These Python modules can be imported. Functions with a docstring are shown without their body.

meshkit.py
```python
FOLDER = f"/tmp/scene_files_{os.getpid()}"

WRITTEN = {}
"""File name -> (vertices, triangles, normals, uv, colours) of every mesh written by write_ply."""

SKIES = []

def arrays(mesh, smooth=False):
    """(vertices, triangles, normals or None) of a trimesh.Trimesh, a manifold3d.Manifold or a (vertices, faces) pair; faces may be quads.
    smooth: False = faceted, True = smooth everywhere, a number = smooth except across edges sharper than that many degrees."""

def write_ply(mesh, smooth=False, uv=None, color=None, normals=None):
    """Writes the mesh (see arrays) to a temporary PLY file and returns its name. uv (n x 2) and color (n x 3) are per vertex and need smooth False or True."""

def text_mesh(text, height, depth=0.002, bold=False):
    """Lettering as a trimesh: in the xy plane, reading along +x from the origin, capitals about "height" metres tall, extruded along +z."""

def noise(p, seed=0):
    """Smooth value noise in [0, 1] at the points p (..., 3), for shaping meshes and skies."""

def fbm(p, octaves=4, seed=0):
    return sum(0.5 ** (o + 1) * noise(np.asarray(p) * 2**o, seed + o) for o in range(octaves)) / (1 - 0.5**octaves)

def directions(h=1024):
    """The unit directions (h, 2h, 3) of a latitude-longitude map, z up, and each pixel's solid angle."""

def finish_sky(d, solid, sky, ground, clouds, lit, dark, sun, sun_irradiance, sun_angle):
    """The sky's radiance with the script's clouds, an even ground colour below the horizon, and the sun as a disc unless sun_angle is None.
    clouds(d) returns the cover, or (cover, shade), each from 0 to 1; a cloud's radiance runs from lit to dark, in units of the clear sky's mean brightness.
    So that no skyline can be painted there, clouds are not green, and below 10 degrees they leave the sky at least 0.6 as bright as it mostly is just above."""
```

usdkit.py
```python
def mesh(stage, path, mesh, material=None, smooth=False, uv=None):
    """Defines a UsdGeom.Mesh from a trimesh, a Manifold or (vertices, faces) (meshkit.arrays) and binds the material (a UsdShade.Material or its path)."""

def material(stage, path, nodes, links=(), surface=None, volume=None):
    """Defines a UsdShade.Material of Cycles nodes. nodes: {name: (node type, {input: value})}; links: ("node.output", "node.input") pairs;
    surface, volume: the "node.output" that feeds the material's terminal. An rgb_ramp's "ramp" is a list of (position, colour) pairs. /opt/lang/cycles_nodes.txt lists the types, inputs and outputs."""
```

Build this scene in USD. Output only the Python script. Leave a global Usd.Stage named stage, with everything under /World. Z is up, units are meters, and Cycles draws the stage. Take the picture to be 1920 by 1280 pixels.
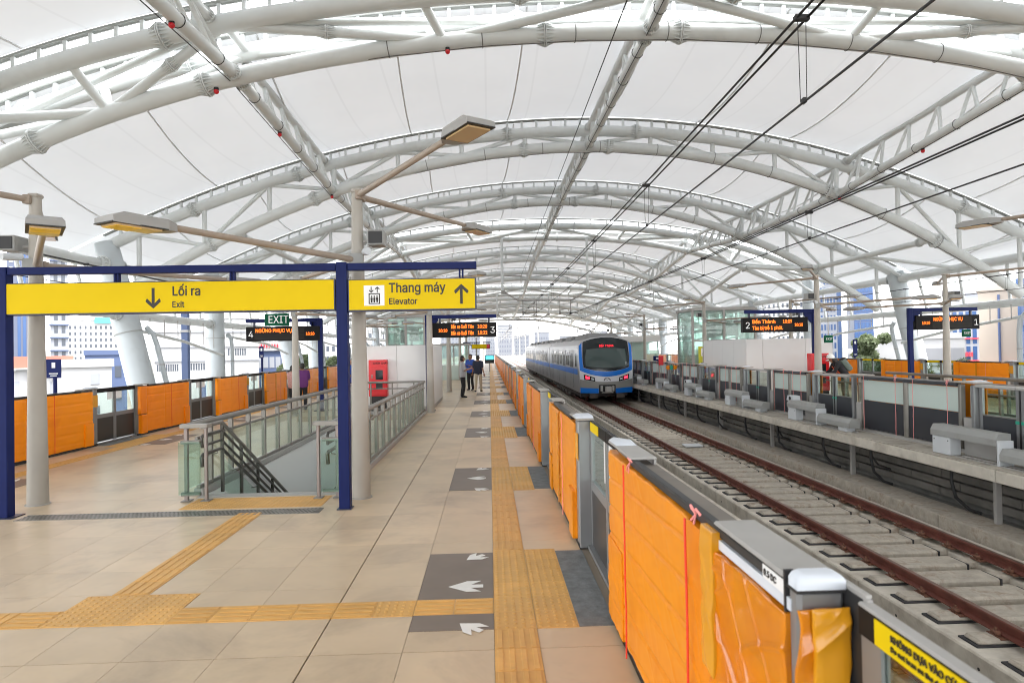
import math, random
import numpy as np
import trimesh
import manifold3d as m3
from shapely.geometry import Polygon
import meshkit, usdkit
from pxr import Gf, Sdf, Usd, UsdGeom, UsdLux, UsdShade

stage = Usd.Stage.CreateInMemory()
UsdGeom.SetStageUpAxis(stage, "Z")
UsdGeom.SetStageMetersPerUnit(stage, 1.0)
UsdGeom.Xform.Define(stage, "/World")
UsdGeom.Scope.Define(stage, "/World/Looks")

# ------------------------------------------------------------------ camera, sky, sun, exposure
EYE = (0.0, 0.0, 1.95)
cam = UsdGeom.Camera.Define(stage, "/World/camera")
cam.CreateHorizontalApertureAttr(36.0)
cam.CreateVerticalApertureAttr(24.0)
cam.CreateFocalLengthAttr(22.875)
cam.CreateFocusDistanceAttr(11.0)
cam.CreateFStopAttr(3.6)
cam.CreateClippingRangeAttr(Gf.Vec2f(0.05, 5000))
_r = (0.99923185, -0.03481177, -0.01799559)
_u = (0.01753416, -0.01351516, 0.99975492)
_f = (0.03504645, 0.9993025, 0.01289438)
cam.AddTransformOp().Set(Gf.Matrix4d(*_r, 0, *_u, 0, -_f[0], -_f[1], -_f[2], 0, *EYE, 1))
cam.CreateExposureAttr(2.02)

SUN_EL, SUN_DIR = math.radians(62), (0.35, -0.55)      # high sun behind thin cloud, from behind the camera
SUN_ROT = math.atan2(*SUN_DIR)
dome = UsdLux.DomeLight.Define(stage, "/World/sky")
sky_mat = usdkit.material(stage, "/World/Looks/overcast_sky", {
    "s": ("sky_texture", {"sky_type": "single_scattering", "sun_disc": False, "sun_elevation": SUN_EL, "sun_rotation": SUN_ROT}),
    "tc": ("texture_coordinate", {}),
    "mp": ("mapping", {"scale": (1.5, 1.5, 4.0)}),
    "n": ("noise_texture", {"scale": 1.6, "detail": 5.0, "roughness": 0.55}),
    "r": ("rgb_ramp", {"ramp": [(0.3, (0.78, 0.8, 0.83)), (0.62, (1.0, 1.0, 1.0))]}),
    "sc": ("vector_math", {"math_type": "scale", "scale": 11.0}),
    "mx": ("mix", {"fac": 0.9}),
    "b": ("background_shader", {"strength": 0.12})},
    [("tc.generated", "mp.vector"), ("mp.vector", "n.vector"), ("n.fac", "r.fac"), ("r.color", "sc.vector1"), ("s.color", "mx.color1"), ("sc.vector", "mx.color2"), ("mx.color", "b.color")],
    surface="b.background")
UsdShade.MaterialBindingAPI.Apply(dome.GetPrim()).Bind(sky_mat)
sun = UsdLux.DistantLight.Define(stage, "/World/sun")
sun.CreateNormalizeAttr(True)
sun.CreateIntensityAttr(0.35)
sun.CreateAngleAttr(14.0)
sun.CreateColorAttr(Gf.Vec3f(1.0, 0.97, 0.92))
_h = math.hypot(*SUN_DIR)
_to = np.array([SUN_DIR[0] / _h * math.cos(SUN_EL), SUN_DIR[1] / _h * math.cos(SUN_EL), math.sin(SUN_EL)])
_m = Gf.Matrix4d(); _m.SetRotate(Gf.Rotation(Gf.Vec3d(0, 0, 1), Gf.Vec3d(*map(float, _to))))
sun.AddTransformOp().Set(_m)

# ------------------------------------------------------------------ helpers
rng = random.Random(7)
nrg = np.random.default_rng(7)
_used = {}
LOC = {}
TURN = {}



def numbered(parent, name):
    k = (parent, name)
    n = _used.get(k, -1) + 1
    _used[k] = n
    return f"{parent}/{name}" if n == 0 else f"{parent}/{name}_{n:03d}"


def keys(prim, label=None, cat=None, group=None, kind=None):
    for k, v in (("label", label), ("category", cat), ("group", group), ("kind", kind)):
        if v:
            prim.SetCustomDataByKey(k, v)
    return prim


def thing(name, label, cat, loc=(0, 0, 0), group=None, kind=None, rotz=0.0):
    """An Xform at the thing's base; its children are the parts."""
    p = numbered("/World", name)
    x = UsdGeom.Xform.Define(stage, p)
    x.AddTranslateOp().Set(Gf.Vec3d(*map(float, loc)))
    if rotz:
        x.AddRotateZOp().Set(math.degrees(rotz))
    keys(x.GetPrim(), label, cat, group, kind)
    LOC[p] = np.array(loc, float)
    return p


def struct(name, label=None):
    p = numbered("/World", name)
    x = UsdGeom.Xform.Define(stage, p)
    keys(x.GetPrim(), label, None, None, "structure")
    LOC[p] = np.zeros(3)
    return p


def mat_arrays(mesh):
    v, f, _ = meshkit.arrays(mesh)
    return v, f


def part(parent, name, mesh, mat, smooth=False, world=True, label=None, kind=None):
    """A Mesh below parent. world: the mesh is in world coordinates and is moved to the thing's base."""
    if isinstance(mesh, list):
        mesh = cat(mesh)
    v, f = mat_arrays(mesh)
    off = LOC.get(parent, np.zeros(3))
    if parent in TURN and world:              # buildings stand at an angle to the track
        x0, y0, th = TURN[parent]
        dx, dy = (v[:, 0] - x0) * math.cos(th), v[:, 1] - y0
        v = np.stack([x0 + dx * math.cos(th) - dy * math.sin(th), y0 + dx * math.sin(th) + dy * math.cos(th), v[:, 2]], 1)
    if world:
        v = v - off
    p = numbered(parent, name)
    if parent in TURN:
        TURN[p] = TURN[parent]
    usdkit.mesh(stage, p, trimesh.Trimesh(v, f, process=False), MAT[mat], smooth=smooth)
    LOC[p] = off
    keys(stage.GetPrimAtPath(p), label, None, None, kind)
    return p


def dup(src, name, label, loc, group=None, rotz=0.0, scale=None):
    cat_ = stage.GetPrimAtPath(src).GetCustomDataByKey("category")
    p = numbered("/World", name)
    x = UsdGeom.Xform.Define(stage, p)
    x.GetPrim().GetReferences().AddInternalReference(src)
    x.ClearXformOpOrder()
    x.AddTranslateOp(opSuffix="place").Set(Gf.Vec3d(*map(float, loc)))
    x.AddRotateZOp(opSuffix="place").Set(math.degrees(rotz))
    if scale:
        x.AddScaleOp(opSuffix="place").Set(Gf.Vec3f(*scale))
    keys(x.GetPrim(), label, cat_, group)
    x.GetPrim().SetInstanceable(True)
    return p


def cat(ms):
    vs, fs, n = [], [], 0
    for m in ms:
        v, f = mat_arrays(m)
        vs.append(v); fs.append(f + n); n += len(v)
    return trimesh.Trimesh(np.vstack(vs), np.vstack(fs), process=False)


_BF = np.array([[0, 2, 1], [0, 3, 2], [4, 5, 6], [4, 6, 7], [0, 1, 5], [0, 5, 4], [1, 2, 6], [1, 6, 5], [2, 3, 7], [2, 7, 6], [3, 0, 4], [3, 4, 7]])


def box(x0, x1, y0, y1, z0, z1, bev=0.0):
    x0, x1 = sorted((x0, x1)); y0, y1 = sorted((y0, y1)); z0, z1 = sorted((z0, z1))
    if bev <= 0:
        v = np.array([[x0, y0, z0], [x1, y0, z0], [x1, y1, z0], [x0, y1, z0], [x0, y0, z1], [x1, y0, z1], [x1, y1, z1], [x0, y1, z1]], float)
        return trimesh.Trimesh(v, _BF, process=False)
    b = min(bev, (x1 - x0) * .45, (y1 - y0) * .45, (z1 - z0) * .45)
    pts = []
    for sx, ax in ((1, x0), (-1, x1)):
        for sy, ay in ((1, y0), (-1, y1)):
            for sz, az in ((1, z0), (-1, z1)):
                pts += [[ax, ay + sy * b, az + sz * b], [ax + sx * b, ay, az + sz * b], [ax + sx * b, ay + sy * b, az]]
    return hull(pts)


def hull(pts):
    return m3.Manifold.hull_points(np.asarray(pts, float))


def frame_for(t):
    t = t / np.linalg.norm(t)
    a = np.cross(t, [0, 0, 1.0] if abs(t[2]) < .95 else [1.0, 0, 0])
    a /= np.linalg.norm(a)
    return a, np.cross(a, t)


def tube(pts, r, n=10, caps=True):
    """A round tube along a polyline; r a number or one per point."""
    p = np.asarray(pts, float)
    r = np.broadcast_to(r, len(p))
    t = np.gradient(p, axis=0)
    t /= np.linalg.norm(t, axis=1, keepdims=True)
    a, b = frame_for(t[0])
    rings = []
    ang = np.arange(n) * 2 * np.pi / n
    for i in range(len(p)):
        a = a - t[i] * (a @ t[i]); a /= np.linalg.norm(a)
        b = np.cross(t[i], a)
        rings.append(p[i] + r[i] * (np.cos(ang)[:, None] * a + np.sin(ang)[:, None] * b))
    v = np.vstack(rings)
    f = []
    for i in range(len(p) - 1):
        for j in range(n):
            k = (j + 1) % n
            q = (i * n + j, i * n + k, (i + 1) * n + k, (i + 1) * n + j)
            f += [(q[0], q[1], q[2]), (q[0], q[2], q[3])]
    if caps:
        v = np.vstack([v, p[0], p[-1]])
        e = (len(p) - 1) * n
        for j in range(n):
            k = (j + 1) % n
            f += [(len(v) - 2, k, j), (len(v) - 1, e + j, e + k)]
    return trimesh.Trimesh(v, np.array(f), process=False)


def cyl(p0, p1, r0, r1=None, n=12):
    return tube([p0, p1], [r0, r0 if r1 is None else r1], n)


def bar(p0, p1, w, h):
    """A rectangular bar from p0 to p1 (w across, h up)."""
    p0, p1 = np.asarray(p0, float), np.asarray(p1, float)
    a, b = frame_for(p1 - p0)
    v = []
    for p in (p0, p1):
        for s, q in ((-1, -1), (1, -1), (1, 1), (-1, 1)):
            v.append(p + a * s * w / 2 + b * q * h / 2)
    f = np.array([[0, 1, 2], [0, 2, 3], [4, 6, 5], [4, 7, 6], [0, 5, 1], [0, 4, 5], [1, 6, 2], [1, 5, 6], [2, 7, 3], [2, 6, 7], [3, 4, 0], [3, 7, 4]])
    return trimesh.Trimesh(np.array(v), f, process=False)


def extr(poly, d):
    """Extrudes a shapely polygon (xy) by d along z."""
    return trimesh.creation.extrude_polygon(poly, d, engine="earcut")


def grid(fn, nu, nv):
    """A sheet of points fn(u, v) with u, v from 0 to 1."""
    u, v = np.meshgrid(np.linspace(0, 1, nu), np.linspace(0, 1, nv), indexing="ij")
    p = fn(u, v).reshape(-1, 3)
    i, j = np.meshgrid(np.arange(nu - 1), np.arange(nv - 1), indexing="ij")
    q = np.stack([i * nv + j, (i + 1) * nv + j, (i + 1) * nv + j + 1, i * nv + j + 1], -1).reshape(-1, 4)
    return trimesh.Trimesh(p, np.vstack([q[:, [0, 1, 2]], q[:, [0, 2, 3]]]), process=False)


def facing(mesh, x, y, z, d="-y"):
    """Puts a flat xy drawing (lettering) upright at x, y, z so that it reads towards -y (or -x, +y, +x) or lies on the floor ('up')."""
    v, f = mat_arrays(mesh)
    if d == "-y":
        w = np.stack([v[:, 0], -v[:, 2], v[:, 1]], 1)
    elif d == "+y":
        w = np.stack([-v[:, 0], v[:, 2], v[:, 1]], 1)
    elif d == "-x":
        w = np.stack([-v[:, 2], -v[:, 0], v[:, 1]], 1)
    elif d == "+x":
        w = np.stack([v[:, 2], v[:, 0], v[:, 1]], 1)
    else:
        w = v
    return trimesh.Trimesh(w + [x, y, z], f, process=False)


def words(s, h, bold=False, depth=0.003, squeeze=1.0):
    m = meshkit.text_mesh(s, h, depth, bold)
    m.vertices[:, 0] *= squeeze
    return m


# ------------------------------------------------------------------ materials
MAT = {}


def mat(name, col, rough=0.5, metal=0.0, var=0.0, vscale=3.0, bump=0.0, bscale=40.0, dirt=None, dscale=0.7, spec=None, extra=None):
    """Principled paint, metal, stone ...: colour varied by noise in world space, optional stains of a second colour, optional fine relief."""
    n = {"p": ("principled_bsdf", {"base_color": col, "roughness": rough, "metallic": metal, **({"specular_ior_level": spec} if spec is not None else {}), **(extra or {})})}
    l = []
    if var or dirt or bump:
        n["g"] = ("geometry", {})
    last = None
    if var:
        n["n"] = ("noise_texture", {"scale": vscale, "detail": 5.0, "roughness": 0.6})
        n["r"] = ("rgb_ramp", {"ramp": [(0.25, tuple(c * (1 - var) for c in col)), (0.75, tuple(min(1, c * (1 + var)) for c in col))]})
        l += [("g.position", "n.vector"), ("n.fac", "r.fac")]
        last = "r.color"
    if dirt:
        n["dn"] = ("noise_texture", {"scale": dscale, "detail": 7.0, "roughness": 0.65, "distortion": 0.4})
        n["dr"] = ("rgb_ramp", {"ramp": [(0.5, (0, 0, 0)), (0.72, (1, 1, 1))]})
        n["dm"] = ("mix", {"color1": col, "color2": dirt})
        l += [("g.position", "dn.vector"), ("dn.fac", "dr.fac"), ("dr.color", "dm.fac")]
        if last:
            l.append((last, "dm.color1"))
        last = "dm.color"
    if last:
        l.append((last, "p.base_color"))
    if bump:
        n["bn"] = ("noise_texture", {"scale": bscale, "detail": 4.0})
        n["b"] = ("bump", {"strength": bump, "distance": 0.01})
        l += [("g.position", "bn.vector"), ("bn.fac", "b.height"), ("b.normal", "p.normal")]
    MAT[name] = usdkit.material(stage, "/World/Looks/" + name, n, l, surface="p.BSDF")


def glow(name, col, strength):
    MAT[name] = usdkit.material(stage, "/World/Looks/" + name, {"e": ("emission", {"color": col, "strength": strength})}, surface="e.emission")


def pane(name, tint, gloss=0.04, milk=0.0):
    n = {"t": ("transparent_bsdf", {"color": tint}), "g": ("glossy_bsdf", {"color": (0.95, 0.97, 0.97), "roughness": 0.02}),
         "f": ("layer_weight", {"blend": 0.5}), "q": ("math", {"math_type": "power", "value2": 4.0}), "k": ("math", {"math_type": "multiply_add", "value2": 0.7, "value3": gloss}), "m": ("mix_closure", {})}
    l = [("f.facing", "q.value1"), ("q.value", "k.value1"), ("k.value", "m.fac"), ("t.BSDF", "m.closure1"), ("g.BSDF", "m.closure2")]
    out = "m.closure"
    if milk:
        n["d"] = ("principled_bsdf", {"base_color": (0.62, 0.72, 0.68), "roughness": 0.25})
        n["m2"] = ("mix_closure", {"fac": milk})
        l += [("m.closure", "m2.closure1"), ("d.BSDF", "m2.closure2")]
        out = "m2.closure"
    MAT[name] = usdkit.material(stage, "/World/Looks/" + name, n, l, surface=out)


for i, k in enumerate((1.0, 1.07, 0.93, 0.98)):
    mat(f"floor_stone_{i}", (0.55 * k, 0.43 * k, 0.293 * k), 0.36, var=0.10, vscale=1.7, dirt=(0.37 * k, 0.285 * k, 0.20 * k), dscale=0.8, bump=0.05, bscale=90)
mat("screed", (0.27, 0.225, 0.175), 0.85)
mat("floor_joint", (0.10, 0.085, 0.07), 0.8)
for i, k in enumerate((1.0, 1.08, 0.93)):
    mat(f"tactile_yellow_{i}", (0.62 * k, 0.345 * k, 0.095 * k), 0.5, var=0.1, vscale=6, dirt=(0.52, 0.3, 0.09), dscale=1.6)
mat("brown_stone", (0.165, 0.13, 0.105), 0.45, var=0.1, vscale=3)
mat("grey_stone", (0.16, 0.17, 0.175), 0.7, var=0.35, vscale=9, bump=0.5, bscale=25)
mat("floor_white", (0.75, 0.75, 0.73), 0.5, var=0.05, vscale=8)
mat("concrete", (0.40, 0.365, 0.31), 0.85, var=0.2, vscale=2.5, dirt=(0.2, 0.175, 0.15), dscale=1.4, bump=0.25, bscale=60)
mat("concrete_pale", (0.57, 0.53, 0.46), 0.85, var=0.15, vscale=4, dirt=(0.36, 0.315, 0.26), dscale=1.8, bump=0.25, bscale=60)
mat("concrete_block", (0.43, 0.39, 0.33), 0.85, var=0.3, vscale=5, dirt=(0.25, 0.19, 0.14), dscale=5.0, bump=0.3, bscale=70)
mat("deck_concrete", (0.20, 0.18, 0.155), 0.9, var=0.2, vscale=1.5, dirt=(0.13, 0.115, 0.1), dscale=0.9)
mat("column_shaded", (0.52, 0.565, 0.59), 0.42, var=0.05, vscale=0.8, dirt=(0.44, 0.475, 0.49), dscale=0.5)  # shaded copy of the white steel: shade put in as darker blue grey
mat("concrete_wall", (0.19, 0.18, 0.165), 0.9, var=0.25, vscale=1.2, dirt=(0.10, 0.095, 0.088), dscale=1.1, bump=0.3, bscale=30)
mat("concrete_dark", (0.2, 0.195, 0.185), 0.9, var=0.3, vscale=2, dirt=(0.1, 0.1, 0.095), dscale=0.9, bump=0.3, bscale=30)
mat("rail_steel", (0.17, 0.056, 0.04), 0.55, 0.3, var=0.25, vscale=6)
mat("rail_top", (0.22, 0.13, 0.1), 0.35, 0.7)
mat("rust_clip", (0.14, 0.06, 0.035), 0.7, var=0.3, vscale=30)
mat("rubber", (0.03, 0.03, 0.032), 0.7)
mat("steel_white", (0.69, 0.715, 0.71), 0.36, var=0.04, vscale=0.8, dirt=(0.58, 0.60, 0.59), dscale=0.35)
mat("keder_grey", (0.34, 0.35, 0.335), 0.5)
mat("seam", (0.74, 0.75, 0.75), 0.6)
mat("black_cable", (0.012, 0.012, 0.013), 0.5)
mat("grey_cable", (0.12, 0.115, 0.11), 0.5)
mat("red_plastic", (0.6, 0.012, 0.02), 0.35)
mat("pole_grey", (0.36, 0.335, 0.295), 0.45, var=0.06, vscale=2)
mat("arm_brown", (0.30, 0.245, 0.195), 0.45)
mat("lamp_grey", (0.30, 0.295, 0.285), 0.45)
mat("lamp_lens", (0.60, 0.42, 0.22), 0.2)
mat("lamp_lens_yellow", (0.85, 0.50, 0.02), 0.25)
mat("navy", (0.009, 0.016, 0.088), 0.45, var=0.08, vscale=3, spec=0.13)
mat("navy_dark", (0.014, 0.018, 0.05), 0.35)
mat("sign_yellow", (0.70, 0.50, 0.004), 0.5, var=0.02, vscale=2, spec=0.12)
mat("sign_black", (0.009, 0.008, 0.008), 0.45, spec=0.12)
mat("sign_white", (0.8, 0.8, 0.8), 0.4)
mat("letter_brown", (0.022, 0.017, 0.012), 0.5)
mat("exit_green", (0.004, 0.075, 0.038), 0.5, spec=0.1)
mat("board_screen", (0.022, 0.019, 0.016), 0.4, spec=0.12)
glow("led_orange", (1.0, 0.17, 0.02), 0.8)
glow("led_red", (1.0, 0.03, 0.05), 0.7)
glow("tail_red", (1.0, 0.03, 0.06), 0.9)
glow("screen_cyan", (0.1, 0.75, 0.85), 0.6)
mat("stainless", (0.235, 0.222, 0.2), 0.38, 0.6, var=0.08, vscale=6)
mat("stainless_warm", (0.25, 0.215, 0.2), 0.38, 0.6)
mat("door_frame", (0.26, 0.265, 0.27), 0.35, 0.6)
mat("door_frame_dark", (0.055, 0.052, 0.05), 0.4)
mat("kick_dark", (0.022, 0.02, 0.019), 0.35)
mat("kick_slate", (0.026, 0.028, 0.034), 0.4)
mat("cap_grey", (0.36, 0.35, 0.335), 0.5, var=0.06, vscale=5)
mat("top_dust", (0.2, 0.178, 0.155), 0.7, var=0.15, vscale=3)
mat("cap_dust", (0.34, 0.32, 0.29), 0.6, var=0.15, vscale=4)
mat("cover_pvc", (0.62, 0.66, 0.72), 0.4)
mat("equipment_grey", (0.30, 0.305, 0.295), 0.5, var=0.06, vscale=4, dirt=(0.28, 0.27, 0.25), dscale=2)
mat("equipment_white", (0.56, 0.585, 0.61), 0.5)
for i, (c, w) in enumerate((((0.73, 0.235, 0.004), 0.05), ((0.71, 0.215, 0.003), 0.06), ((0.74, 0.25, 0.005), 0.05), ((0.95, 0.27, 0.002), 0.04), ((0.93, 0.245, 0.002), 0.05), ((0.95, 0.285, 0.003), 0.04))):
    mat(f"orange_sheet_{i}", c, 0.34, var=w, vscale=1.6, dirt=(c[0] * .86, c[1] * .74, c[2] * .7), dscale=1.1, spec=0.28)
mat("orange_tape", (0.62, 0.27, 0.012), 0.18)
MAT["orange_film"] = usdkit.material(stage, "/World/Looks/orange_film", {
    "g": ("geometry", {}), "n": ("noise_texture", {"scale": 7.0, "detail": 4.0}),
    "r": ("rgb_ramp", {"ramp": [(0.3, (0.70, 0.20, 0.003)), (0.7, (0.85, 0.29, 0.006))]}),
    "d": ("principled_bsdf", {"roughness": 0.11, "specular_ior_level": 0.9}), "t": ("transparent_bsdf", {"color": (1.0, 0.52, 0.08)}), "m": ("mix_closure", {"fac": 0.34})},
    [("g.position", "n.vector"), ("n.fac", "r.fac"), ("r.color", "d.base_color"), ("d.BSDF", "m.closure1"), ("t.BSDF", "m.closure2")], surface="m.closure")
mat("orange_board", (0.50, 0.10, 0.006), 0.6)
mat("string_red", (0.8, 0.05, 0.025), 0.5)
mat("string_pink", (0.85, 0.30, 0.28), 0.5)
mat("string_green", (0.15, 0.55, 0.2), 0.5)
mat("tape_teal", (0.02, 0.33, 0.22), 0.4)
mat("wall_white", (0.67, 0.67, 0.665), 0.6, var=0.02, vscale=1)
mat("stair_white", (0.86, 0.87, 0.87), 0.55)
mat("stair_grey", (0.68, 0.70, 0.70), 0.6)
mat("stair_steel", (0.1, 0.095, 0.085), 0.35, 0.6)
mat("train_silver", (0.42, 0.415, 0.43), 0.34, 0.55, var=0.05, vscale=2)
mat("train_grey", (0.23, 0.225, 0.21), 0.45)
mat("train_white", (0.62, 0.63, 0.66), 0.3)
mat("train_blue", (0.008, 0.15, 0.58), 0.3, spec=0.3)
mat("train_roof", (0.2, 0.2, 0.2), 0.6)
mat("under_dark", (0.05, 0.04, 0.034), 0.7, var=0.3, vscale=3)
mat("glass_dark", (0.012, 0.016, 0.018), 0.08, spec=0.3)
mat("glass_teal", (0.035, 0.058, 0.056), 0.06, spec=0.6)
mat("mat_black", (0.015, 0.015, 0.016), 0.5)
pane("glass_clear", (0.86, 0.93, 0.90))
pane("glass_green", (0.86, 0.93, 0.89), milk=0.0)
pane("glass_edge", (0.80, 0.915, 0.87), milk=0.0)
pane("glass_milky", (0.8, 0.88, 0.85), milk=0.72)
pane("glass_lift", (0.74, 0.86, 0.82), milk=0.22)
mat("steel_brushed", (0.32, 0.29, 0.28), 0.35, 0.8)
mat("panel_lime", (0.52, 0.50, 0.02), 0.45)
mat("red_cabinet", (0.58, 0.012, 0.018), 0.32)
mat("skin", (0.26, 0.125, 0.075), 0.5)
mat("hair", (0.012, 0.01, 0.009), 0.5)
mat("cloth_grey", (0.36, 0.365, 0.385), 0.85, var=0.06, vscale=20)
mat("cloth_black", (0.014, 0.014, 0.017), 0.85)
mat("cloth_navy", (0.016, 0.02, 0.04), 0.85)
mat("cloth_blue", (0.02, 0.07, 0.34), 0.8)
mat("cloth_beige", (0.45, 0.38, 0.28), 0.85)
mat("cloth_purple", (0.12, 0.025, 0.15), 0.8)
mat("cloth_pink", (0.4, 0.22, 0.2), 0.8, var=0.5, vscale=25)
mat("cloth_lime", (0.30, 0.36, 0.03), 0.8)
mat("cloth_olive", (0.13, 0.16, 0.14), 0.85)
mat("cloth_orange", (0.75, 0.1, 0.02), 0.8)
mat("helmet_white", (0.72, 0.72, 0.70), 0.35)
MAT["membrane"] = usdkit.material(stage, "/World/Looks/membrane", {
    "g": ("geometry", {}), "n": ("noise_texture", {"scale": 0.22, "detail": 6.0, "roughness": 0.6}),
    "sp": ("separate_xyz", {}), "sm": ("math", {"math_type": "multiply", "value2": 0.62}), "fr": ("math", {"math_type": "fraction"}),
    "wr": ("rgb_ramp", {"ramp": [(0.0, (0.945, 0.945, 0.945)), (0.035, (0.945, 0.945, 0.945)), (0.05, (1, 1, 1)), (1.0, (1, 1, 1))]}), "wm": ("mix", {"mix_type": "multiply", "fac": 1.0}),
    "r": ("rgb_ramp", {"ramp": [(0.3, (0.72, 0.735, 0.755)), (0.7, (0.765, 0.78, 0.80))]}),
    "d": ("principled_bsdf", {"roughness": 0.6, "specular_ior_level": 0.2}), "t": ("translucent_bsdf", {}), "m": ("mix_closure", {"fac": 0.05})},
    [("g.position", "n.vector"), ("n.fac", "r.fac"), ("g.position", "sp.vector"), ("sp.x", "sm.value1"), ("sm.value", "fr.value1"), ("fr.value", "wr.fac"), ("r.color", "wm.color1"), ("wr.color", "wm.color2"), ("wm.color", "d.base_color"), ("wm.color", "t.color"), ("d.BSDF", "m.closure1"), ("t.BSDF", "m.closure2")], surface="m.closure")
for nm, c in (("leaf_green", (0.075, 0.12, 0.03)), ("leaf_dark", (0.045, 0.085, 0.03)), ("leaf_pale", (0.19, 0.24, 0.12))):
    MAT[nm] = usdkit.material(stage, "/World/Looks/" + nm, {
        "o": ("geometry", {}), "r": ("rgb_ramp", {"ramp": [(0.0, tuple(x * .6 for x in c)), (1.0, tuple(x * 1.4 for x in c))]}),
        "d": ("principled_bsdf", {"roughness": 0.5}), "t": ("translucent_bsdf", {}), "m": ("mix_closure", {"fac": 0.35})},
        [("o.random_per_island", "r.fac"), ("r.color", "d.base_color"), ("r.color", "t.color"), ("d.BSDF", "m.closure1"), ("t.BSDF", "m.closure2")], surface="m.closure")
mat("bark", (0.09, 0.07, 0.05), 0.9, var=0.3, vscale=8)
mat("ground", (0.16, 0.15, 0.13), 0.9, var=0.3, vscale=0.05, dirt=(0.08, 0.1, 0.05), dscale=0.02)
mat("asphalt", (0.055, 0.055, 0.057), 0.9, var=0.2, vscale=0.5)
for nm, c in (("house_white", (0.44, 0.44, 0.445)), ("house_grey", (0.26, 0.265, 0.28)), ("house_blue", (0.075, 0.105, 0.20)), ("house_beige", (0.45, 0.385, 0.32)), ("house_slate", (0.10, 0.115, 0.17)), ("house_pale", (0.31, 0.325, 0.36))):
    mat(nm, c, 0.75, var=0.06, vscale=0.3)
mat("house_haze_tint", (0.19, 0.2, 0.225), 0.8)  # haze put into the dull wall and window greys; no air is built
mat("win_haze_tint", (0.12, 0.13, 0.165), 0.4)
mat("roof_red", (0.45, 0.14, 0.10), 0.7)
mat("win_dark", (0.07, 0.08, 0.1), 0.15)
mat("win_blue", (0.03, 0.075, 0.19), 0.15)
mat("sign_red", (0.6, 0.03, 0.05), 0.5)
mat("sign_cyan", (0.08, 0.35, 0.55), 0.5)

# ------------------------------------------------------------------ ground, deck, platforms
Y_END = 118.0
gnd = struct("ground")
part(gnd, "terrain", box(-1500, 1500, -300, 3000, -12.4, -12.0), "ground")
road = struct("road")
part(road, "carriageway", box(-46, -30, -200, 1500, -11.996, -11.99), "asphalt")
part(road, "carriageway", box(34, 50, -200, 1500, -11.996, -11.99), "asphalt")
deck = struct("viaduct_deck")
part(deck, "slab", box(-13.6, 22.3, -8, 420, -2.3, -1.5), "deck_concrete")
for x in (-13.6, 22.0):
    part(deck, "parapet", box(x, x + .25, -8, 420, -1.5, -0.45), "concrete")
for k in range(14):
    part(deck, "pier", hull([[3 + a, 2 + k * 30 + b, z] for z, w in ((-2.301, 3.4), (-4.5, 1.3), (-12.2, 1.3)) for a in (-w, w) for b in (-1.1, 1.1)]), "concrete")

DOOR_W = 1.75
DOORS = [0.0, 4.6, 9.15, 14.7, 19.25, 23.75, 28.25, 33.5, 38.0, 42.5, 47.0, 52.5, 57.0, 61.5, 66.0, 71.5, 76.0, 80.5, 85.0, 90.5, 95.0, 99.5, 104.0]
STAIR = (-4.05, -2.1, 9.28, 20.6)        # the opening in the platform: x0, x1, y0, y1


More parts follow.
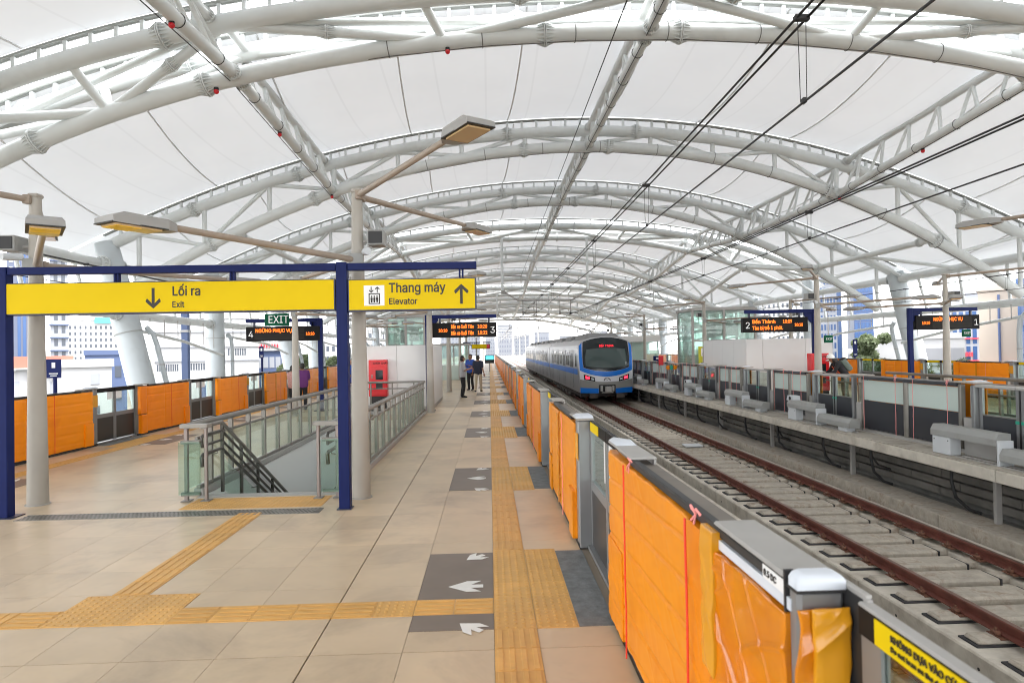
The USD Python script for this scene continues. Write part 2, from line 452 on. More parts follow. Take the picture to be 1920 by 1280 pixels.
def minus(r, h):
    """The rectangle r = (x0, x1, y0, y1) without h, as rectangles."""
    if h[1] <= r[0] or h[0] >= r[1] or h[3] <= r[2] or h[2] >= r[3]:
        return [r]
    out = []
    if h[0] > r[0]: out.append((r[0], h[0], r[2], r[3]))
    if h[1] < r[1]: out.append((h[1], r[1], r[2], r[3]))
    a, b = max(r[0], h[0]), min(r[1], h[1])
    if h[2] > r[2]: out.append((a, b, r[2], h[2]))
    if h[3] < r[3]: out.append((a, b, h[3], r[3]))
    return out


plat = struct("platform_floor")
for r in minus((-8.95, 1.15, -6, Y_END), STAIR):
    part(plat, "screed", box(r[0], r[1], r[2], r[3], -0.18, -0.014), "screed")
part(plat, "edge_beam", box(1.151, 1.5, -6, Y_END, -0.2, -0.02), "concrete_pale")
part(plat, "edge_beam", box(-9.4, -8.951, -6, Y_END, -0.2, -0.02), "concrete_pale")
part(plat, "supporting_wall", box(0.4, 0.7, -6, Y_END, -1.499, -0.181), "concrete_dark")
part(plat, "supporting_wall", box(-8.6, -8.3, -6, Y_END, -1.499, -0.181), "concrete_dark")
cells = []
xs = [(0.3, 0.85)] + [(-0.6 * (k + 1), -0.6 * k) for k in range(13)] + [(-8.7, -8.1)]
for j in range(-3, 190):
    y0 = 4.27 + 0.6 * j
    for x0, x1 in xs:
        for r in minus((x0, x1, y0, y0 + 0.6), STAIR):
            if r[1] - r[0] < .03 or r[3] - r[2] < .03 or r[3] > Y_END:
                continue
            gx = 0.006 if abs(r[1] + 1.2) < .01 else 0.0015
            gy = 0.005 if j % 8 == 0 else 0.0015
            gw = 0.006 if abs(r[0] + 1.2) < .01 else 0.0015
            # rows further off are seen smaller: rank by the size in the view
            cx, cy = (r[0] + r[1]) / 2, (r[2] + r[3]) / 2
            seen = cy > 3.4 and -0.78 < cx / cy < 0.4
            cells.append((cy if seen else 900 + cy, r, gw, gx, gy))
cells.sort(key=lambda c: c[0])
rest = {i: [] for i in range(4)}
for n, (_, r, gw, gx, gy) in enumerate(cells):
    m = box(r[0] + gw, r[1] - gx, r[2] + gy, r[3] - .0015, -0.013, -0.0006 * rng.random())
    i = rng.choice((0, 0, 0, 1, 2, 3, 3))
    if n < 300:
        part(plat, "floor_tile", m, f"floor_stone_{i}")
    else:
        rest[i].append(m)
for i in rest:
    part(plat, "distant_floor_tiles", rest[i], f"floor_stone_{i}", kind="stuff")


def tactile(x0, y0, w, l, kind, along="y"):
    """One yellow paving tile: a plate with bars (along y or x) or with domes."""
    ms = [box(x0 + .0015, x0 + w - .0015, y0 + .0015, y0 + l - .0015, -0.002, 0.004)]
    if kind == "bars":
        if along == "y":
            for k in range(4):
                c = x0 + w * (k + .5) / 4
                ms.append(box(c - .0175, c + .0175, y0 + .012, y0 + l - .012, 0.004, 0.0085, .004))
        else:
            for k in range(4):
                c = y0 + l * (k + .5) / 4
                ms.append(box(x0 + .012, x0 + w - .012, c - .0175, c + .0175, 0.004, 0.0085, .004))
    else:
        for a in range(5):
            for b in range(5):
                cx, cy = x0 + w * (a + .5) / 5, y0 + l * (b + .5) / 5
                ms.append(hull([[cx + r * math.cos(t), cy + r * math.sin(t), z] for r, z in ((.016, .0042), (.009, .0085)) for t in np.arange(6) * math.pi / 3]))
    return cat(ms)


spots = []
k = 0
for j in range(-4, 370):
    y = 4.27 + .3 * j
    kind = "bars"
    for d in DOORS:
        if d - .12 < y + .15 < d + DOOR_W + .1: kind = "domes"
    spots.append((0.0, y, kind, "y")); spots.append((-8.1, y, kind, "y"))
    if kind == "domes":
        spots.append((0.3, y, kind, "y")); spots.append((-8.4, y, kind, "y"))
for j in range(30):
    if not (-3.3 < -0.3 * (j + 1) + .15 < -2.4):
        spots.append((-.3 * (j + 1), 4.85, "bars" if j not in (2,) else "domes", "x"))
for a in range(3):
    for b in range(2):
        spots.append((-3.3 + .3 * a, 4.85 + .3 * b, "domes", "y"))
for j in range(9):
    spots.append((-3.12, 5.46 + .3 * j, "bars", "y"))
for a in range(6):
    for b in range(2):
        spots.append((-3.98 + .3 * a, 8.42 + .3 * b, "domes", "y"))
rank = sorted(spots, key=lambda s: s[1] if (s[1] > 3.4 and -0.78 < s[0] / s[1] < .4) else 900 + s[1])
rest = {i: [] for i in range(3)}
for n, (x, y, kind, al) in enumerate(rank):
    if y > Y_END - 1: continue
    i = rng.choice((0, 0, 0, 1, 2))
    if n < 290:
        part(plat, "tactile_tile", tactile(x, y, .3, .3, kind, al), f"tactile_yellow_{i}")
    else:
        m = tactile(x, y, .3, .3, "bars") if y < 40 else box(x + .002, x + .298, y + .002, y + .298, -.002, .006)
        rest[i].append(m)
for i in rest:
    part(plat, "distant_tactile_tiles", rest[i], f"tactile_yellow_{i}", kind="stuff")


def arrow(tip, ang, s):
    """A white floor arrow: shaft and two swept barbs."""
    pts = [(0, 0), (.16, .125), (.28, .125), (.19, .035), (.30, .035), (.30, -.035), (.19, -.035), (.28, -.125), (.16, -.125)]
    c, n = math.cos(ang), math.sin(ang)
    q = [(tip[0] + s * (c * a - n * b), tip[1] + s * (n * a + c * b)) for a, b in pts]
    m = extr(Polygon(q), .002)
    m.apply_translation([0, 0, .0065])
    return m


for d in DOORS[:-2]:
    a, b = d - .02, d + 1.7
    for s, x0, x1, g0, g1 in ((1, -.6, 0, .6, .86), (-1, -7.8, -7.2, -8.66, -8.4)):
        for r in (minus((x0 + .002, x1 - .002, a, b), (-9, 9, 4.85, 5.15)) if d == 4.6 else [(x0 + .002, x1 - .002, a, b)]):
            part(plat, "waiting_area_tile", box(r[0], r[1], r[2], r[3], -.002, .004), "brown_stone")
        part(plat, "rough_stone", box(g0, g1, a, b, -.002, .005), "grey_stone")
        ex = x1 if s > 0 else x0
        part(plat, "floor_arrow", arrow((ex - s * .37, (a + b) / 2 - .03), 0 if s > 0 else math.pi, .95), "floor_white")
        part(plat, "floor_arrow", arrow((ex - s * .245, a + 1.55 - .04), (-.62 + math.pi if 0 else .72) if s > 0 else math.pi - .72, .7), "floor_white")
        part(plat, "floor_arrow", arrow((ex - s * .245, a + .1), -.72 if s > 0 else math.pi + .72, .7), "floor_white")

# the other island platform, across the tracks
plat2 = struct("far_platform_floor")
for k in range(24):
    y0, y1 = -6 + k * 5.2, -6 + k * 5.2 + 5.19
    part(plat2, "ledge_slab", box(7.6, 8.55, y0, y1, -.185, 0, .012), "concrete_pale")
    part(plat2, "ledge_topping", box(7.625, 8.2, y0 + .01, y1 - .01, 0.002, .022, .006), "concrete")
part(plat2, "floor_slab", box(8.551, 17.5, -6, Y_END, -.18, 0.0), "floor_stone_0")
for d in DOORS[3:14]:
    part(plat2, "waiting_area_tile", box(8.95, 9.55, d, d + 1.7, .0, .004), "brown_stone")
part(plat2, "tactile_strip", box(8.65, 8.95, -6, Y_END, .0, .006), "tactile_yellow_0")
part(plat2, "under_wall", box(8.36, 8.6, -6, Y_END, -1.55, -.186), "concrete_dark")
for k, z in enumerate((-.29, -.45, -.61, -.77)):
    for j in range(66):
        y0 = -2 + 1.32 * j + (.5 if k % 2 else 0)
        part(plat2, "wall_block", box(8.27 - .02 * k + .012 * rng.random(), 8.357, y0 + .008, y0 + 1.312, z - .068, z + .068, .012), "concrete_wall")
for k in range(58):
    y0 = -4 + 2.1 * k
    part(plat2, "kerb_block", box(7.47, 8.1, y0 + .006, y0 + 2.094, -1.5, -.93, .012), "concrete_block")
part(plat2, "gutter", box(8.1, 8.36, -6, Y_END, -1.5, -.97), "concrete_dark")
for k in range(16):
    y = 5.9 + 4.1 * k
    part(plat2, "steel_post", box(7.93, 8.03, y, y + .07, -.95, -.187, .008), "cap_grey")
for k in range(22):
    y = 8.2 + 2.35 * k + .5 * rng.random()
    p = [(7.92, y, -.19), (7.9, y - .02, -.45), (7.9, y - .12, -.7), (7.96, y - .35, -.85), (8.05, y - .5, -.88)]
    part(plat2, "hanging_cable", tube(p, .028, 7), "black_cable", smooth=50)
    if k % 2 == 0:
        p = [(7.95, y + .06, -.19), (7.93, y + .0, -.4), (7.96, y - .18, -.55), (8.06, y - .42, -.6)]
        part(plat2, "hanging_cable", tube(p, .022, 7), "black_cable", smooth=50)

# ------------------------------------------------------------------ railway track (centre line at x = 6.035)
TX = 6.035
trk = struct("railway_track")
LOC[trk] = np.array([TX, 0, 0.0])
UsdGeom.Xformable(stage.GetPrimAtPath(trk)).AddTranslateOp().Set(Gf.Vec3d(TX, 0, 0))
for k in range(31):
    y0 = -.02 + 4.2 * (k - 1)
    part(trk, "slab_panel", [box(-1.28, -.66, y0 + .012, y0 + 4.188, -1.56, -1.13, .018), box(.68, 1.40, y0 + .012, y0 + 4.188, -1.56, -1.13, .018), box(-.659, .679, y0 + .014, y0 + 4.186, -1.56, -1.205)], "concrete_pale", world=False)
    if y0 < 30:
        for q in range(3):
            part(trk, "drain_hole", cyl((-1.282, y0 + .8 + 1.3 * q, -1.27), (-1.278, y0 + .8 + 1.3 * q, -1.27), .018, n=8), "mat_black", world=False)
_prof = [(-.075, 0), (.075, 0), (.075, .014), (.012, .03), (.010, .088), (.036, .1), (.036, .128), (.03, .135), (-.03, .135), (-.036, .128), (-.036, .1), (-.010, .088), (-.012, .03), (-.075, .014)]


def rail(x, z):
    m = extr(Polygon(_prof), 190.0)
    v = m.vertices
    return trimesh.Trimesh(np.stack([v[:, 0] + x, 185 - v[:, 2], v[:, 1] + z], 1), m.faces, process=False)


RZ = -1.058
for x in (-.785, .785):
    p = part(trk, "rail", rail(x, RZ), "rail_steel", world=False)
    part(p, "running_surface", box(x - .027, x + .027, -5, 185, RZ + .1352, RZ + .1362), "rail_top", world=False)
for k in range(214):
    y = -1.5 + .575 * k
    s = part(trk, "sleeper", [box(-1.155, -.64, y - .115, y + .115, -1.13, -1.068, .028), box(-.639, .42, y - .19, y + .19, -1.21, -1.066, .028)], "concrete_block", world=False)
    near = y < 34
    ms = [box(.45, 1.22, y - .0, y + .19, -1.21, -1.098, .02)]
    if near:
        part(s, "step_block", ms, "concrete_block", world=False)
        part(s, "rubber_boot", [box(-1.19, -.64, y - .14, y + .14, -1.135, -1.112, .008), box(.421, .446, y - .17, y + .17, -1.2, -1.08)], "rubber", world=False)
        for x in (-.785, .785):
            part(s, "rail_pad", box(x - .13, x + .13, y - .1, y + .1, -1.085, RZ - .001, .006), "rust_clip", world=False)
            part(s, "rail_clip", [box(x + q * .1 - .03, x + q * .1 + .03, y - .05, y + .05, RZ, RZ + .045, .015) for q in (-1, 1)] + [cyl((x + q * .1, y, RZ + .02), (x + q * .1, y, RZ + .075), .014, n=6) for q in (-1, 1)], "rust_clip", world=False)
    else:
        part(s, "step_block", ms, "concrete_block", world=False)
for x in (3.03, -11.2, 19.9):
    p = dup(trk, "railway_track", None, (x, 0, 0))
    keys(stage.GetPrimAtPath(p), kind="structure")
t = thing("track_beacon", "flat white plate lying between the rails in front of the train", "beacon", (6.05, 19.4, -1.06))
part(t, "plate", box(5.78, 6.32, 19.2, 19.6, -1.04, -.985, .02), "equipment_white")
part(t, "foot", [box(5.85, 6.25, 19.3 + q, 19.34 + q, -1.068, -1.041) for q in (0, .2)], "rubber")

# ------------------------------------------------------------------ roof: steel arches, purlin trusses, columns, membrane
XC, FOOT_L, FOOT_R = 4.35, -15.8, 24.3
ARCHES = [(6.5, "flat"), (17.0, "tri"), (27.5, "flat"), (38.0, "flat"), (48.5, "tri"), (59.0, "flat"), (69.5, "flat"), (80.0, "tri"), (90.5, "flat"), (101.0, "flat"), (111.5, "tri"), (121.5, "flat")]


def apex(y):
    return float(np.interp(y, [6.5, 17, 27.5, 38, 48.5, 59, 69.5, 80, 90.5, 101, 111.5, 121.5], [8.4, 8.5, 8.59, 8.66, 8.5, 8.2, 7.6, 6.95, 6.45, 6.1, 5.85, 5.7]))


def lower(x, y, kind="flat"):
    d = np.asarray(x, float) - XC
    lift = (apex(y) - 8.59) * np.maximum(0, 1 - (d / 20) ** 2)
    k = np.where(d < 0, .0158, .0185)
    if kind == "tri":
        return 1.95 + 8.45 - .0092 * d * d - 9e-6 * d ** 4 + lift
    return 1.95 + 8.59 - k * d * d + lift


def upper(x, y, kind="flat"):
    d = np.asarray(x, float) - XC
    lift = (apex(y) - 8.59) * np.maximum(0, 1 - (d / 20) ** 2)
    k = np.where(d < 0, .0116, .0130)
    if kind == "tri":
        return 1.95 + 9.15 - .0068 * d * d - 9e-6 * d ** 4 + lift
    return 1.95 + 9.26 - k * d * d + lift


def flange(c, t, r, near):
    """Bolted ring joint on a tube: two plates with gussets between tube and plate."""
    c, t = np.asarray(c, float), np.asarray(t, float) / np.linalg.norm(t)
    R = r * 1.42
    ms = [cyl(c - t * .035, c - t * .008, R, n=24 if near else 12), cyl(c + t * .008, c + t * .035, R, n=24 if near else 12)]
    if near:
        a, b = frame_for(t)
        for k in range(18):
            w = 2 * math.pi * k / 18
            e = a * math.cos(w) + b * math.sin(w)
            s = np.cross(t, e) * .008
            for q in (-1, 1):
                p = [c + e * r * .97 + t * q * .035, c + e * (R - .01) + t * q * .035, c + e * r * .97 + t * q * .25]
                ms.append(hull([x + g for x in p for g in (s, -s)]))
    return cat(ms)


ORD = ["first", "second", "third", "fourth", "fifth", "sixth", "seventh", "eighth", "ninth", "tenth", "eleventh", "twelfth", "thirteenth", "fourteenth", "fifteenth", "sixteenth", "seventeenth", "eighteenth", "nineteenth", "twentieth", "twenty-first", "twenty-second", "twenty-third", "twenty-fourth"]
STEP = 10.75 / 4
NODES = [XC + STEP * i for i in range(-7, 8)]


def arch(Y, kind, label):
    t = thing("steel_arch", label, "arch", (XC, Y, 9.0), "steel arches carrying the roof")
    near = Y < 45
    n = 22 if near else 12
    tops = [Y] if kind == "flat" else [Y - .8, Y + .75]
    x = np.linspace(FOOT_L - .1, FOOT_R + .1, 61)
    xl = np.linspace(-14.9, 23.2, 57)
    for ty in tops:
        part(t, "top_chord", tube(np.stack([x, 0 * x + ty, upper(x, Y, kind)], 1), .23, n), "steel_white", smooth=40)
    part(t, "bottom_chord", tube(np.stack([xl, 0 * xl + Y, lower(xl, Y, kind)], 1), .225, n), "steel_white", smooth=40)
    m = 10 if near else 7
    if kind == "flat":
        for i, nx in enumerate(NODES):
            part(t, "post", cyl((nx, Y, float(lower(nx, Y))), (nx, Y, float(upper(nx, Y))), .095, n=m), "steel_white", smooth=40)
            if i % 2 == 0:        # diagonals fall from the top chord at even nodes to the bottom chord at the next ones
                for j in (i - 1, i + 1):
                    if 0 <= j < len(NODES):
                        part(t, "diagonal", cyl((nx, Y, float(upper(nx, Y)) - .1), (NODES[j], Y, float(lower(NODES[j], Y)) + .1), .085, n=m), "steel_white", smooth=40)
    else:                         # three chords: long diagonals between the flank purlins, paired posts at the lower nodes
        for lo_, his in ((-14.0, (-18.5, -10.75)), (-5.375, (-10.75, 0)), (5.375, (0, 10.75)), (14.0, (10.75, 18.5))):
            lx = XC + lo_
            for ty in tops:
                px = lx - .55 * (1 if lo_ > 0 else -1) * (-1 if ty > Y else -1)
                part(t, "post", cyl((lx, Y, float(lower(lx, Y, kind))), (px, ty, float(upper(px, Y, kind))), .12, n=m), "steel_white", smooth=40)
                for h in his:
                    hx = XC + h
                    if abs(h) < 1 and ty > Y: continue
                    p0, p1 = np.array([lx, Y, float(lower(lx, Y, kind)) + .05]), np.array([hx, ty, float(upper(hx, Y, kind)) - .05])
                    part(t, "diagonal", cyl(p0, p1, .125, n=m), "steel_white", smooth=40)
                    if near and abs(h) == 10.75 and ty < Y:
                        part(t, "flange", flange(p0 + (p1 - p0) * .55, p1 - p0, .125, near), "steel_white", smooth=20)
        TN = [XC + q for q in (-18.5, -10.75, 0, 10.75, 18.5)]
        for i, nx in enumerate(TN):
            part(t, "tie", cyl((nx, tops[0], float(upper(nx, Y, kind))), (nx, tops[1], float(upper(nx, Y, kind))), .11, n=m), "steel_white", smooth=40)
            if i < 4:
                a_, b_ = (tops[0], tops[1]) if i % 2 else (tops[1], tops[0])
                part(t, "lacing", cyl((nx, a_, float(upper(nx, Y, kind))), (TN[i + 1], b_, float(upper(TN[i + 1], Y, kind))), .1, n=m), "steel_white", smooth=40)
    for fx in (-12.2, -7.9, .9, 6.4, 15.9, 20.6):
        for ty in tops:
            e = .05
            tt = np.array([2 * e, 0, float(upper(fx + e, Y, kind) - upper(fx - e, Y, kind))])
            part(t, "flange", flange((fx, ty, float(upper(fx, Y, kind))), tt, .23, near), "steel_white", smooth=20)
        gx = fx - 1.2 if fx > XC else fx + .7
        tt = np.array([.1, 0, float(lower(gx + .05, Y, kind) - lower(gx - .05, Y, kind))])
        part(t, "flange", flange((gx, Y, float(lower(gx, Y, kind))), tt, .225, near), "steel_white", smooth=20)
    for ty in tops:
        z = upper(x, Y, kind) + .53
        part(t, "membrane_rail", [tube(np.stack([x, 0 * x + ty + q, z], 1), .034, 6) for q in (-.07, .07)] + [tube(np.stack([x, 0 * x + ty, z + .035], 1), .045, 4)], "keder_grey", smooth=40)
        ms = []
        for sx in np.arange(FOOT_L + .6, FOOT_R - .5, .62 if near else 1.2):
            zz = float(upper(sx, Y, kind))
            ms.append(box(sx - .045, sx + .045, ty - .05, ty + .05, zz + .2, zz + .5))
        part(t, "rail_studs", ms, "steel_white", kind="stuff")
    if near:                       # cables strapped below the bottom chord
        xs_ = np.linspace(-3, 22, 40)
        part(t, "cable", tube(np.stack([xs_, 0 * xs_ + Y - .1, lower(xs_, Y, kind) - .25 - .03 * np.abs(np.sin(xs_ * 1.2))], 1), .012, 5), "grey_cable")
        for sx in np.arange(-2.5, 22, 2.45):
            zz = float(lower(sx, Y, kind))
            s_ = float(lower(sx + .05, Y, kind) - lower(sx - .05, Y, kind)) / .1
            ring = [(sx - s_ * .236 * math.sin(a), Y + .236 * math.cos(a), zz + .236 * math.sin(a)) for a in np.linspace(0, 2 * math.pi, 17)]
            part(t, "strap", tube(ring, .011, 4, caps=False), "grey_cable")
    return t


for i, (Y, kind) in enumerate(ARCHES):
    if i == 0:
        lab = "white tubular roof arch overhead, closest to the viewer"
    else:
        lab = f"{'triangular double-topped' if kind == 'tri' else 'white two-tube'} roof arch, {ORD[i - 1]} one seen along the platform"
    arch(Y, kind, lab)

SIDES = {XC: "along the ridge", XC - 10.75: "on the left flank of the roof", XC + 10.75: "on the right flank of the roof"}
for i in range(len(ARCHES) - 1):
    (ya, ka), (yb, kb) = ARCHES[i], ARCHES[i + 1]
    near = yb < 50
    for X, where in SIDES.items():
        lab = f"lattice purlin {where}, " + (f"between the {ORD[i - 1]} and {ORD[i]} visible arches" if i else "in front of the first visible arch")
        t = thing("purlin_truss", lab, "purlin", (X, ya, float(lower(X, ya, ka))), "lattice purlins between the arches")
        a, b = ya + .22, yb - .22
        la, lb = float(lower(X, ya, ka)) - .02, float(lower(X, yb, kb)) - .02
        ua, ub = float(upper(X, ya, ka)) + .05, float(upper(X, yb, kb)) + .05
        off = -.3 if X < XC - 1 else (.3 if X > XC + 1 else .0)
        n = 18 if near else 10
        part(t, "bottom_chord", cyl((X, a, la), (X, b, lb), .15, n=n), "steel_white", smooth=40)
        ta, tb = ya + (1.0 if ka == "tri" else .24), yb - (1.0 if kb == "tri" else .24)
        part(t, "top_chord", cyl((X + off, ta, ua), (X + off, tb, ub), .13, n=n), "steel_white", smooth=40)
        K = 6
        for k in range(K):
            f0, f1 = (k + .25) / K, (k + .75) / K
            P = lambda f, up: np.array([X + off, ta + (tb - ta) * f, ua + (ub - ua) * f]) if up else np.array([X, a + (b - a) * f, la + (lb - la) * f])
            part(t, "web_post", cyl(P(f0, False), P(f0, True), .062, n=8), "steel_white", smooth=40)
            part(t, "web_diagonal", cyl(P(f0, True), P(f1, False), .058, n=8), "steel_white", smooth=40)
        for y, z in ((a + .12, la), (b - .12, lb)):
            part(t, "flange", flange((X, y, z), (0, 1, (lb - la) / (b - a)), .15, near), "steel_white", smooth=20)
        for y, z in ((ta + .1, ua), (tb - .1, ub)):
            part(t, "flange", flange((X + off, y, z), (0, 1, 0), .13, near), "steel_white", smooth=20)
        if near:
            for y in np.linspace(a + 1, b - 1, 5):
                z = la + (lb - la) * (y - a) / (b - a)
                ring = [(X + .16 * math.cos(w), y, z + .16 * math.sin(w)) for w in np.linspace(0, 2 * math.pi, 13)]
                part(t, "strap", tube(ring, .011, 4, caps=False), "black_cable")
            part(t, "cable", tube([(X - .1, y, la + (lb - la) * (y - a) / (b - a) - .19) for y in np.linspace(a, b, 8)], .013, 5), "black_cable")
    for s, X in ((-1, -10.55), (1, 19.3)):
        za, zb = float(lower(X, ya, ka)), float(lower(X, yb, kb))
        if i < 2: continue
        lab = f"single tube eave purlin {'left' if s < 0 else 'right'} of the roof, between the {ORD[i - 1]} and {ORD[i]} visible arches"
        t = thing("eave_purlin", lab, "purlin", (X, ya, za), "eave tubes between the arches")
        part(t, "pipe", cyl((X, ya + .1, za), (X, yb - .1, zb), .14, n=12), "steel_white", smooth=40)
        for y, z in ((ya + .9, za + (zb - za) * .08), (yb - .9, zb - (zb - za) * .08)):
            part(t, "flange", flange((X, y, z), (0, 1, 0), .14, near), "steel_white", smooth=20)
        ym, zm = (ya + yb) / 2, (za + zb) / 2
        xe = FOOT_L if s < 0 else FOOT_R
        part(t, "brace", cyl((X, ym, zm), (xe, yb - .5, 5.9), .1, n=10), "steel_white", smooth=40)
        part(t, "brace", cyl((X, ym, zm), (xe, ya + 5.0, 5.7), .09, n=10), "steel_white", smooth=40)

LEAN = {(-1, 2): .24, (-1, 3): .01, (-1, 4): .2, (1, 3): .24, (1, 4): .02, (1, 2): .0, (-1, 5): .02, (1, 5): .2}
for i, (Y, kind) in enumerate(ARCHES):
    if i == 0: continue
    for s, X in ((-1, FOOT_L), (1, FOOT_R)):
        ln = LEAN.get((s, i), .05)
        zt = float(upper(X, Y, kind)) + .12
        top = np.array([X, Y, zt]); foot = np.array([X + ln * (zt + 12), Y, -12.3])
        side = "left" if s < 0 else "right"
        how = "slanting" if ln > .1 else "upright"
        t = thing("roof_column", f"thick {how} white column {side} of the tracks under the {ORD[i - 1]} visible arch", "column", tuple(foot), "columns under the roof arches")
        at = lambda z: foot + (top - foot) * (z - foot[2]) / (top[2] - foot[2])
        nn = 32 if Y < 45 else 16
        part(t, "shaft", tube([at(z) for z in (-12.3, 2.9)], .52, nn), "column_shaded", smooth=40)
        part(t, "head", tube([at(2.93), at(4.2), at(5.2), at(zt + .05)], [.53, .52, .5, .44], nn), "column_shaded", smooth=40)
        part(t, "collar", tube([at(2.9), at(2.94)], .545, nn), "keder_grey", smooth=40)
        for q in (-1, 1):
            part(t, "edge_beam_socket", flange(at(3.72) + np.array([0, q * .62, 0]), (0, 1, 0), .2, Y < 45), "steel_white", smooth=20)
            part(t, "edge_beam_socket", flange(at(5.75) + np.array([0, q * .62, 0]), (0, 1, 0), .22, Y < 45), "steel_white", smooth=20)
        d = -s * .5
        p = [at(3.2) + [d, .5, 0], at(2.9) + [d * 1.35, .62, 0], at(2.4) + [d * 1.4, .66, 0], at(-4) + [d * 1.4, .66, 0]]
        part(t, "drain_pipe", tube(p, .11, 10), "column_shaded", smooth=50)
        for z in (1.6, .4):
            part(t, "pipe_clamp", tube([at(z) + [d * 1.4, .66, -.02], at(z) + [d * 1.4, .66, .02]], .13, 10), "cap_grey")
for i in range(1, len(ARCHES) - 1):
    ya, yb = ARCHES[i][0], ARCHES[i + 1][0]
    for s, X in ((-1, FOOT_L), (1, FOOT_R)):
        side = "left" if s < 0 else "right"
        t = thing("edge_beam", f"paired horizontal tubes linking the {side} columns under the {ORD[i - 1]} and {ORD[i]} visible arches", "beam", (X, ya, 3.7), "edge tubes linking the roof columns")
        lo_a, lo_b = X + LEAN.get((s, i), .05) * 2.3, X + LEAN.get((s, i + 1), .05) * 2.3
        part(t, "upper_beam", cyl((X, ya + .6, 5.75), (X, yb - .6, 5.75), .22, n=16), "steel_white", smooth=40)
        part(t, "lower_beam", cyl((lo_a, ya + .6, 3.72), (lo_b, yb - .6, 3.72), .19, n=16), "steel_white", smooth=40)
        ym = (ya + yb) / 2
        for k, f in enumerate((.2, .5, .8)):
            y = ya + (yb - ya) * f
            part(t, "strut", cyl((X, y, 5.6), (lo_a + (lo_b - lo_a) * f, y, 3.85), .075, n=8), "steel_white", smooth=40)
        if i == 1: continue
        part(t, "tray_arm", cyl((lo_a - s * .4, ya + .7, 3.05), (lo_b - s * .7, ym, 2.65), .075, n=8), "steel_white", smooth=40)
        part(t, "tray_arm", cyl((lo_b - s * .7, yb - .7, 1.95), (lo_b - s * .7, ym, 2.65), .075, n=8), "steel_white", smooth=40)
        for f in (.12, .24, .36, .48, .62, .74):
            y = ya + (yb - ya) * f
            zb = 3.05 - .8 * f if f < .5 else 2.65 - 1.4 * (f - .5)
            part(t, "hanger", cyl((lo_a - s * .55, y, 3.6), (lo_a - s * .55, y, zb), .02, n=6), "cap_grey")

bays = [(-24.0, 6.4)]  # unseen roof stretched far behind the viewer to hold back sky light
for (ya, ka), (yb, kb) in zip(ARCHES, ARCHES[1:]):
    bays.append((ya + (.83 if ka == "tri" else .1), yb - (.88 if kb == "tri" else .1)))
for i, (y0, y1) in enumerate(bays):
    ia, ib = max(i - 1, 0), min(i, len(ARCHES) - 1)
    (ya, ka), (yb, kb) = ARCHES[ia], ARCHES[ib]
    if i == 0: ya, ka = 6.5, "flat"

    def surf(u, v):
        x = -17.4 + 43.4 * u
        za, zb = upper(x, ya, ka) + .575, upper(x, yb, kb) + .575
        return np.stack([x, y0 + (y1 - y0) * v, za + (zb - za) * v - .55 * 4 * v * (1 - v) + .25 * 4 * v * (1 - v) * (np.abs(x - XC) / 20) ** 2], -1)
    lab = "white fabric roof panel directly overhead" if i == 0 else ("white fabric roof panel in front of the first visible arch" if i == 1 else f"white fabric roof panel between the {ORD[i - 2]} and {ORD[i - 1]} visible arches")
    t = thing("membrane_panel", lab, "canopy", (XC, y0, 10.0), "fabric panels of the roof")
    part(t, "fabric", grid(surf, 90, 15), "membrane", smooth=True)
    if y0 < 60:
        for q in range(-5, 6):
            u = (XC + 3.87 * (q + .15) + 17.4) / 43.4
            vv = np.linspace(0.01, .99, 15)
            sl = u + .012 * q * (vv - .5) * .6
            p = surf(sl, vv) - [0, 0, .03]
            part(t, "seam", tube(p, .03, 5), "seam")

for k, (X, Y, z, lab) in enumerate((
        (-.95, 17, None, "red bulb under the first visible arch, left of the ridge"), (-6.9, 17, None, "red bulb where the left flank purlin meets the first visible arch"),
        (-6.4, 20.5, None, "red bulb under the left purlin just past the first visible arch"), (-6.4, 13.6, None, "red bulb under the left purlin near the top edge"),
        (15.1, 22.0, None, "red bulb under the right purlin near the picture edge"), (15.0, 27.2, None, "red bulb at the second visible arch on the right"),
        (-6.4, 27.2, None, "tiny red bulb at the second visible arch on the left"))):
    if Y in (17,):
        z = float(lower(X, Y, "tri")) - .27
    elif abs(Y - 27.2) < .1:
        z = float(lower(X, 27.5)) - .27
    else:
        a = [(y, k_) for y, k_ in ARCHES if y < Y][-1]; b = [(y, k_) for y, k_ in ARCHES if y > Y][0]
        f = (Y - a[0]) / (b[0] - a[0])
        z = float(lower(X, a[0], a[1]) * (1 - f) + lower(X, b[0], b[1]) * f) - .2
    t = thing("alarm_bulb", lab, "lamp", (X, Y - .1, z - .1), "red bulbs under the roof steel")
    part(t, "base", cyl((X, Y - .1, z), (X, Y - .1, z + .06), .06, n=10), "mat_black")
    b = trimesh.creation.icosphere(2, .065); b.apply_translation([X, Y - .1, z - .04])
    part(t, "bulb", b, "red_plastic", smooth=True)

